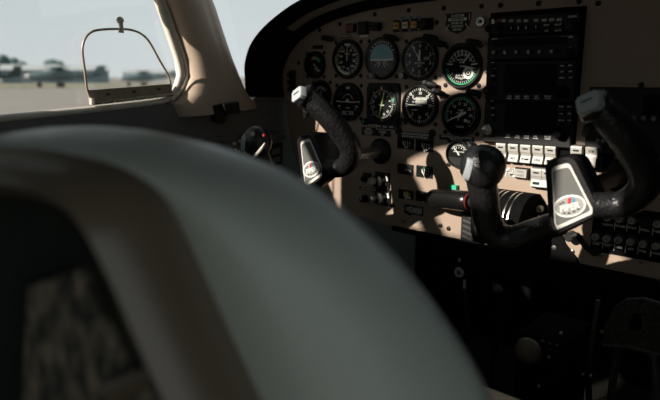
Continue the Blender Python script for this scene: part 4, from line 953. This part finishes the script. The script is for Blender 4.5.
# ------------------------------------------------------------------ control yokes
def make_yoke(label, hub_u, hub_w, Yh, ro, shaft_label):
    t = thing('control_yoke', label, 'control yoke', (hub_u, Yh, hub_w), 'paired control yokes')
    RH = (.1680, -.1470)     # hub the shape was measured on
    def q(p): return (p[0]-RH[0], p[1]-RH[1])
    # hub body: deep wedge behind the plate
    pl = [q((0.1328,-0.1059)), q((0.1700,-0.0955)), q((0.2100,-0.1647)), q((0.1485,-0.2093))]
    def rounded(pl, r, n=5):
        out = []
        for i in range(len(pl)):
            p = Vector(pl[i]); a = (Vector(pl[i-1])-p).normalized(); c = (Vector(pl[(i+1) % len(pl)])-p).normalized()
            for k in range(n+1):
                f = k/n; out.append(tuple(p+a*r*(1-f)**2+c*r*f**2))
        return out
    rp_ = rounded(pl, .012)
    def scl(pts, s, dx=0, dz=0):
        cx = sum(p[0] for p in pts)/len(pts); cz = sum(p[1] for p in pts)/len(pts)
        return [(cx+(p[0]-cx)*s+dx, cz+(p[1]-cz)*s+dz) for p in pts]
    m = MB(); m.loft([[V(p[0], o, p[1]) for p in pts] for pts, o in ((scl(rp_, .80), -.055), (scl(rp_, .98), -.040), (scl(rp_, 1.03), -.02), (rp_, .0), (scl(rp_, .96), .004), (scl(rp_, .90), .004), (scl(rp_, .885), .0025))]); m.build('hub', 'hub', t, angle=35)
    wl = rounded([q((0.1433,-0.1141)), q((0.1658,-0.1057)), q((0.2022,-0.1652)), q((0.1542,-0.1967))], .006)
    m = MB(); m.prism(wl, .0026, .0045, .0004); fr_ = m.build('plate_border', 'border', t)
    m = MB(); m.prism(scl(wl, .87), .0040, .0050, .0002); pt = m.build('plate', 'plate', t)
    # oval maker's emblem on the plate
    ec = q((0.1709,-0.1609)); er = D(22)
    def el(a, rx, ry): x, z = rx*math.cos(a), ry*math.sin(a); c, s = math.cos(er), math.sin(er); return (ec[0]+x*c-z*s, ec[1]+x*s+z*c)
    m = MB(); m.prism([el(2*PI*i/40, 0.0212, .0140) for i in range(40)], .0050, .0056, .0002); em = m.build('emblem', 'white', t)
    m = MB(); m.prism([el(2*PI*i/40, .0188, .0117) for i in range(40)], .0056, .0058); m.build('emblem_field', 'grey', em)
    def ep(x, z): c, s = math.cos(er), math.sin(er); return (ec[0]+x*c-z*s, ec[1]+x*s+z*c)
    m = MB(); p = ep(0, -.0015); m.text('PIPER', p[0], p[1], .0058, .0112, er, .98, .2)
    m.build('lettering', 'white', em)
    m = MB(); m.prism([ep(*p) for p in ((-.001, .0035), (.0035, .0035), (.0058, .0100), (.0020, .0106))], .0058, .0062); m.build('red_stripe', 'red', em)
    m = MB(); m.prism([ep(*p) for p in ((.005, .0035), (.0088, .0032), (.0098, .0080), (.0072, .0096))], .0058, .0062); m.build('blue_stripe', 'blue', em)
    m = MB()
    for x, z in ((-.010, .0055), (-.006, .0065), (-.009, -.0072), (-.003, -.0085), (.004, -.0080), (.010, -.0062)): p = ep(x, z); m.rect(p[0], p[1], .0032, .0018, .0058, .0061, er)
    m.build('dark_detail', 'black', em)
    # arms and grips
    def q3(p): return V(p[0]-RH[0], -(p[1]+.2), p[2]-RH[1])
    R = [(0.1950,-0.1950,-0.1576), (0.2226,-0.1850,-0.1551), (0.2428,-0.1880,-0.1419), (0.2537,-0.1950,-0.1202), (0.2494,-0.2070,-0.0968), (0.2372,-0.2260,-0.0695), (0.2210,-0.2430,-0.0456), (0.2109,-0.2520,-0.0333)]
    rr = [.0165, .0165, .0175, .0185, .0190, .0188, .0178, .0160]
    pth = smooth_path([q3(p) for p in R], 5); m = MB(); m.tube(pth, lerp_list(rr, len(pth)), 20); arm = m.build('grip', 'leather', t, angle=70)
    Lf = [(0.1567,-0.1950,-0.1871), (0.1210,-0.1850,-0.2047), (0.0901,-0.1880,-0.2211), (0.0692,-0.1980,-0.2171), (0.0613,-0.2120,-0.1913), (0.0624,-0.2260,-0.1593), (0.0619,-0.2360,-0.1332)]
    rl = [.0165, .0165, .018, .0195, .0200, .0200, .0200]
    pth = smooth_path([q3(p) for p in Lf], 5); m = MB(); m.tube(pth, lerp_list(rl, len(pth)), 20); arm2 = m.build('grip', 'leather', t, angle=70)
    # heads
    def head(base, tip, r, nm, facing, side):
        b, tp = q3(base), q3(tip); ax = (tp-b); n = ax.normalized()
        m = MB(); m.tube([b, b+ax*.25, b+ax*.55, b+ax*.85, tp], [r*.9, r*1.12, r*1.15, r*.95, r*.75], 20); h = m.build('grip_head', 'hub', t, angle=50)
        return h, tp, n
    h, tp, n = head((0.2126,-0.2500,-0.0355), (0.2005,-0.2580,-0.0278), .0185, 'r', None, 1)
    # pale switch plate on the right head
    c_ = q3((0.2066,-0.2720,-0.0278)); fx = Vector((.82, .30, .22)).normalized(); nz = Vector((-.25, -.92, .30)).normalized(); fy = nz.cross(fx).normalized(); fx = fy.cross(nz)
    def cap(c_, fx, fy, nz, sx, sy, th, nm, mt, par, cut=.3):
        pl = [(-1, -1+cut), (-1+cut, -1), (1-cut, -1), (1, -1+cut), (1, 1-cut), (1-cut, 1), (-1+cut, 1), (-1, 1-cut)]
        m = MB(); m.loft([[c_+fx*(x*sx*s)+fy*(y*sy*s)+nz*o for x, y in pl] for s, o in ((1.08, -th*3), (1.04, 0), (.96, th))]); return m.build(nm, mt, par, angle=30)
    cap(c_, fx, fy, nz, .0135, .0105, .0025, 'switch_plate', 'switchgrey', h)
    m = MB(); m.loft([[c_+nz*.0026+fx*x+fy*y, c_+nz*.0026+fx*x+fy*(y+.0016), c_+nz*.0031+fx*x+fy*(y+.0016), c_+nz*.0031+fx*x+fy*y] for x, y in ((-.007, .001), (.007, .001))]); m.build('switch_slot', 'black', h)
    # small trigger under the right head
    tq = q3((0.1939,-0.2430,-0.0677)); m = MB(); m.tube([q3((0.2048,-0.2360,-0.0513)), q3((0.1998,-0.2460,-0.0579)), tq], [.009, .007, .0025], 10); m.build('trigger', 'hub', h)
    # left head: bigger bulb
    m = MB(); c0 = q3((0.0661,-0.2400,-0.1174))
    b2 = bmesh.new(); bmesh.ops.create_uvsphere(b2, u_segments=28, v_segments=18, radius=1.)
    for v in b2.verts:
        if v.co.z < 0: v.co.x *= 1+.12*v.co.z
    m.merge(b2, Matrix.Translation(c0) @ Matrix.Rotation(D(-18), 4, 'Y') @ Matrix.Diagonal((.0320, .026, .0300, 1))); h2 = m.build('grip_head', 'leather', t, angle=80)
    c_ = q3((0.0541,-0.2620,-0.1175)); nz = Vector((-.80, -.55, .18)).normalized(); fy = Vector((.25, -.10, 1)).normalized(); fx = fy.cross(nz).normalized(); fy = nz.cross(fx)
    cap(c_, fx, fy, nz, .0080, .0135, .002, 'switch_plate', 'switchgrey', h2)
    m = MB(); c2 = q3((0.0633,-0.2450,-0.0965)); b2 = bmesh.new(); bmesh.ops.create_uvsphere(b2, u_segments=12, v_segments=8, radius=.0040); m.merge(b2, Matrix.Translation(c2)); m.build('push_button', 'red' if ro else 'black', h2)
    if ro:
        for pp_, r_ in (((-0.4344,-0.2580,-0.1225), .0036), ((-0.4131,-0.2620,-0.1151), .0026), ((-0.4320,-0.2580,-0.1335), .0028), ((-0.4169,-0.2620,-0.1356), .0026), ((-0.4002,-0.2640,-0.1359), .0028), ((-0.3984,-0.2620,-0.1059), .0050), ((-0.3774,-0.2620,-0.1000), .0046), ((-0.3968,-0.2660,-0.1154), .0032)):
            c3 = q3((pp_[0]-hub_u+RH[0], pp_[1], pp_[2])); b2 = bmesh.new(); bmesh.ops.create_icosphere(b2, subdivisions=2, radius=r_)
            for v in b2.verts: v.co *= 1+random.uniform(-.15, .15)
            m = MB(); m.merge(b2, Matrix.Translation(c3)); m.build('switch_glint', 'cream', h2)  # cream blobs stand for sun glints on the switch cluster
        cr = [(-0.3833,-0.2620,-0.1455), (-0.3669,-0.2640,-0.1366), (-0.3530,-0.2640,-0.1257), (-0.3465,-0.2600,-0.1140)]
        m = MB(); m.tube(smooth_path([q3((a_[0]-hub_u+RH[0], a_[1], a_[2])) for a_ in cr], 4), lerp_list([.0012, .0032, .0036, .0014], 13), 10); m.build('edge_glint', 'cream', h2)  # cream crescent paints the sunlit edge of the head
        pp_ = (-0.3579,-0.2520,-0.1021); c3 = q3((pp_[0]-hub_u+RH[0], pp_[1], pp_[2])); m = MB(); b2 = bmesh.new(); bmesh.ops.create_uvsphere(b2, u_segments=10, v_segments=6, radius=.0032); m.merge(b2, Matrix.Translation(c3)); m.build('talk_button', 'red', h2)
    # sliding shaft into the panel
    m = MB(); m.tube([Vector((0, .03, 0)), Vector((0, -Yh-.001, 0))], .0125, 24); sh = m.build('shaft', 'silver', t)
    m = MB(); m.lathe([(.026, 0), (.026, .004), (.021, .010), (.014, .012)], 0, 0, 28); o_ = m.build('shaft_bushing', 'black', t); o_.location = (0, -Yh, 0)
    return t
M['switchgrey'] = mat('pale_grey_switch_cap', (.40, .44, .45), .3, var=.05)
yl = make_yoke('pilot control yoke on the left with worn shiny grip and bright chrome shaft', -.2900, -.1470, -.2, True, '')
yr = make_yoke('copilot control yoke on the right with grey emblem plate facing the viewer', .1680, -.1470, -.2, False, '')

# ------------------------------------------------------------------ seat in the foreground
def SPt(p, off=0.):
    """seat plane: u along the seat's width, w up, off = forward of the rear face"""
    return SEAT_O+Vector((math.cos(SEAT_YAW), math.sin(SEAT_YAW), 0))*p[0]+Vector((-math.sin(SEAT_YAW), math.cos(SEAT_YAW), 0))*off+Vector((0, 0, p[1]))
OFS = .075
Rr = [(-0.1707,0.0415), (-0.1539,0.0413), (-0.1345,0.0396), (-0.1097,0.0359), (-0.0922,0.0285), (-0.0794,0.0173), (-0.0704,0.0033), (-0.0610,-0.0160), (-0.0470,-0.0468), (-0.0285,-0.0859), (-0.0151,-0.1150)]
Ss = [(-0.2459,0.0487), (-0.2157,0.0505), (-0.1789,0.0506), (-0.1222,0.0456), (-0.0719,0.0359), (-0.0212,0.0180), (0.0220,-0.0130), (0.0492,-0.0420), (0.0717,-0.0720), (0.0902,-0.1038), (0.1048,-0.1333)]
Bi = [(-0.1743,0.0158), (-0.1639,0.0158), (-0.1518,0.0149), (-0.1375,0.0125), (-0.1249,0.0084), (-0.1182,-0.0016), (-0.1124,-0.0144), (-0.1061,-0.0289), (-0.0946,-0.0589), (-0.0806,-0.0921), (-0.0713,-0.1145)]
def curve(pts, n=6): return [(v.x, v.y) for v in smooth_path([(p[0], p[1], 0) for p in pts], n)]
uc = Rr[0][0]
def full(pts):
    pts = [(uc, pts[0][1])]+[q_ for q_ in pts if q_[0] > uc+.012]
    while len(pts) < 11: pts.insert(1, ((pts[0][0]+pts[1][0])/2, pts[0][1]*.65+pts[1][1]*.35))
    r = curve(pts); zb = -.2
    r = r+[(r[-1][0]+.004, zb-.02)]
    l = [(2*uc-p[0], p[1]) for p in r[1:]][::-1]
    return l+r
R_, S_, B_ = full(Rr), full(Ss), full(Bi)
n_ = len(R_)
def mix(a, b, f): return [(p[0]*(1-f)+q_[0]*f, p[1]*(1-f)+q_[1]*f) for p, q_ in zip(a, b)]
seat = thing('pilot_seat', 'dark green grey seat with taupe rear shell, blurred close in the foreground', 'seat', (SEAT_O.x, SEAT_O.y, -.75))
sl_ = seat.location
def ringw(pts, off): return [SPt(p, off)-sl_ for p in pts]
cS = [(uc+(p[0]-uc)*.95, p[1]-.030 if i not in (0, n_-1) else p[1]) for i, p in enumerate(S_)]
cS1 = [(uc+(p[0]-uc)*.86, p[1]-.07 if i not in (0, n_-1) else p[1]) for i, p in enumerate(S_)]
cS2 = [(uc+(p[0]-uc)*.72, p[1]-.10 if i not in (0, n_-1) else p[1]) for i, p in enumerate(S_)]
m = MB(); m.loft([ringw(mix(R_, S_, .02), .010), ringw(mix(R_, S_, .12), .006), ringw(mix(R_, S_, .35), .010), ringw(mix(R_, S_, .62), .022), ringw(mix(R_, S_, .84), .044), ringw(mix(R_, S_, .97), .063), ringw(S_, .076), ringw(cS, .098), ringw(cS1, .118), ringw(cS2, .128)])
m.build('backrest', 'seat', seat, angle=180)
IN_ = B_
m = MB(); m.loft([ringw(mix(R_, B_, -.03), .012), ringw(mix(R_, B_, .03), -.004), ringw(mix(R_, B_, .18), -.024), ringw(mix(R_, B_, .38), -.034), ringw(mix(R_, B_, .72), -.020), ringw(mix(R_, B_, .95), -.006), ringw(B_, .004), ringw(B_, .03)], cap0=False, cap1=True); m.build('rear_shell', 'seatrim', seat, angle=80)
bb = mix(B_, [(uc, p[1]) for p in B_], .0)
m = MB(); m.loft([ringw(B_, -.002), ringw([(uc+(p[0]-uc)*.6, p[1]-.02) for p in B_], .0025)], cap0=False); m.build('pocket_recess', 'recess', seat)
pk = [(-0.1600,-0.0327), (-0.1244,-0.0199), (-0.1070,-0.0531), (-0.0854,-0.0819), (-0.0635,-0.1286), (-0.1829,-0.1614)]
m = MB(); m.prism(pk, -.004, .008, .003, fn=lambda a, o, b: SPt((a, b), -o)-sl_)
bmesh.ops.subdivide_edges(m.bm, edges=m.bm.edges, cuts=3, use_grid_fill=True); m.build('seat_pocket', 'fleece', seat)
m = MB(); m.prism([(-0.1097,-0.0804), (-0.0794,-0.0665), (-0.0730,-0.0753), (-0.1032,-0.0919)], .004, .016, .004, fn=lambda a, o, b: SPt((a, b), -o)-sl_); m.build('pocket_binding', 'seatrim', seat)
# cushion and its stand
cx0, cx1, cy0, cy1 = -.15, .36, -.72, -.272
m = MB(); m.box(Vector(((cx0+cx1)/2, (cy0+cy1)/2, -.455))-sl_, (cx1-cx0, cy1-cy0, .11), .020, seg=4); m.build('cushion', 'seatcream', seat)
m = MB(); m.box(Vector(((cx0+cx1)/2, (cy0+cy1)/2, -.535))-sl_, (cx1-cx0-.04, cy1-cy0-.04, .05), .01); m.build('seat_frame', 'matte', seat)
for x in (cx0+.05, cx1-.05):
    for y in (cy0+.05, cy1-.05):
        m = MB(); m.tube([Vector((x, y, -.56))-sl_, Vector((x, y, -.75))-sl_], .014, 12); m.build('leg', 'steel', seat)

# ------------------------------------------------------------------ dark footwell below the panel
# rudder pedal
t = thing('rudder_pedal', 'dark treaded rudder pedal with arched top in the right footwell', 'pedal', ((0.1770,0.1200,-0.4424)[0], .12, -.75), 'rudder pedals')
l = Vector(t.location)
pf = lambda a, o, b: Vector((a, .12-o, b))-l
pl = [(0.1307,-0.4720), (0.1328,-0.4366), (0.1446,-0.3973), (0.1627,-0.3777), (0.1907,-0.3687), (0.2265,-0.3719), (0.2492,-0.3903), (0.2667,-0.4451), (0.2231,-0.4593), (0.1755,-0.4617)]
m = MB(); m.prism(pl, 0, .008, .002, fn=pf); m.build('tread_plate', 'tread', t)
m = MB(); m.prism([(0.1715,-0.4197), (0.1793,-0.3990), (0.1889,-0.3982), (0.1930,-0.4246), (0.1758,-0.4297)], .008, .0095, fn=pf); m.build('tread_gap', 'matte', t)
m = MB(); m.tube([pf(p[0], .008, p[1]) for p in ((0.1325,-0.4724), (0.1756,-0.4626), (0.2232,-0.4602), (0.2669,-0.4468))], .003, 8); m.build('edge_bar', 'skin_metal', t)
fr2 = [(0.1513,-0.5276), (0.1549,-0.4739), (0.1922,-0.4657), (0.2121,-0.4741), (0.2191,-0.5127), (0.2279,-0.5853)]
m = MB(); m.tube([pf(p[0], -.01, p[1]) for p in fr2], .007, 10); m.tube([pf((0.1513,-0.5276)[0], -.01, (0.1513,-0.5276)[1]), Vector(((0.1513,-0.5276)[0]-l.x, 0, 0))], .007, 10); m.tube([pf((0.2279,-0.5853)[0], -.01, (0.2279,-0.5853)[1]), Vector(((0.2279,-0.5853)[0]-l.x, 0, 0))], .007, 10); m.build('pedal_arm', 'skin_metal', t)
m = MB(); m.lathe([(.004, .008), (.004, .011), (0, .012)], (0.1294,-0.4473)[0], (0.1294,-0.4473)[1], 10, fn=pf); m.build('bolt', 'silver', t)
# side stay next to the pedal
t = thing('footwell_stay', 'thin dark vertical stay between centre box and rudder pedal', 'stay', (0.1162,0.1000,-0.5303))
l = Vector(t.location)
m = MB(); m.tube([Vector((0.1145,0.1000,-0.5528))-l, Vector((0.1213,0.1000,-0.3865))-l], .004, 8); m.build('rod', 'skin_metal', t)
m = MB(); m.tube([Vector((0, 0, 0)), Vector((.02, .02, -.75-l.z))], .006, 8); m.build('foot', 'matte', t)
for p in ((0.1124,0.0850,-0.5268), (0.1255,0.0850,-0.5251)):
    m = MB(); b2 = bmesh.new(); bmesh.ops.create_uvsphere(b2, u_segments=10, v_segments=6, radius=.0034); m.merge(b2, Matrix.Translation(Vector(p)-l)); m.build('bolt', 'silver', t)
# centre box with brown knob
t = thing('centre_pedestal', 'dark box on the floor under the panel carrying a round brown knob', 'pedestal', ((0.0741,-0.0200,-0.4728)[0], .05, -.75))
l = Vector(t.location)
c_ = Vector((0.0491,0.0000,-0.4734))
m = MB(); m.box(Vector((c_.x+.012, .07, (c_.z+.03-.75)/2))-l, (.085, .13, c_.z+.03+.75), .006); m.build('box', 'matte', t)
m = MB(); m.lathe([(.012, .0), (.012, .006), (.022, .007), (.024, .012), (.022, .020), (.014, .026), (0, .028)], c_.x-l.x-.002, c_.z-l.z+.004, 28, fn=lambda u, o, w_: Vector((u, .005-o-l.y, w_))); m.build('knob', 'knobbrown', t)
m = MB()
for i in range(3):
    for j in range(2): m.box(Vector((c_.x+.018+.012*i, .0045, c_.z+.024-.010*j))-l, (.007, .003, .004))
m.build('lettering', 'steel', t)
for p in ((0.0802,0.0030,-0.4736), (0.0667,0.0030,-0.5332), (0.0972,0.0030,-0.4242)):
    m = MB(); b2 = bmesh.new(); bmesh.ops.create_uvsphere(b2, u_segments=10, v_segments=6, radius=.003); m.merge(b2, Matrix.Translation(Vector(p)-l)); m.build('rivet', 'cream', t)
# ring ended pull cable
t = thing('pull_cable', 'small white ringed pull knob hanging below the panel edge', 'pull cable', (-0.1095,0.0200,-0.3670))
l = Vector(t.location)
m = MB(); m.lathe([(.0085, .000), (.0100, .003), (.0085, .007), (.0055, .007), (.0050, .004)], 0, 0, 24); m.build('ring', 'cream', t)
m = MB(); m.lathe([(.0052, .001), (.0050, .005), (0, .0055)], 0, 0, 16); m.build('centre', 'steel', t)
m = MB(); m.box((.004, .010, .045), (.030, .012, .150), .002); m.build('bracket', 'matte', t)
m = MB(); m.box((.013, -.004, -.020), (.004, .006, .018), .001); m.box((-.003, .0015, .023), (.004, .004, .008), .001); m.build('clip', 'cream', t)
m = MB(); m.tube([Vector((.013, 0, -.028)), Vector((.016, .01, -.10)), Vector((.018, .03, -.20))], .003, 8); m.build('cable', 'steel', t)
# lever with pale tip
t = thing('floor_lever', 'small dark lever with pale rounded tip in the gloom below the quadrant', 'lever', ((-0.0492,0.0600,-0.3953)[0], .06, -.75))
l = Vector(t.location)
a, b = Vector((-0.0481,0.0400,-0.3797)), Vector((-0.0337,0.0500,-0.3987))
m = MB(); m.tube([Vector((0, 0, 0)), Vector((.0, -.005, .2)), b-l, a-l], [.006, .006, .009, .006], 12); m.build('stem', 'matte', t)
m = MB(); m.tube([a-l, (a+b)/2-l+Vector((0, -.006, 0)), b-l], [.004, .0085, .004], 12); m.build('tip', 'skin_metal', t)
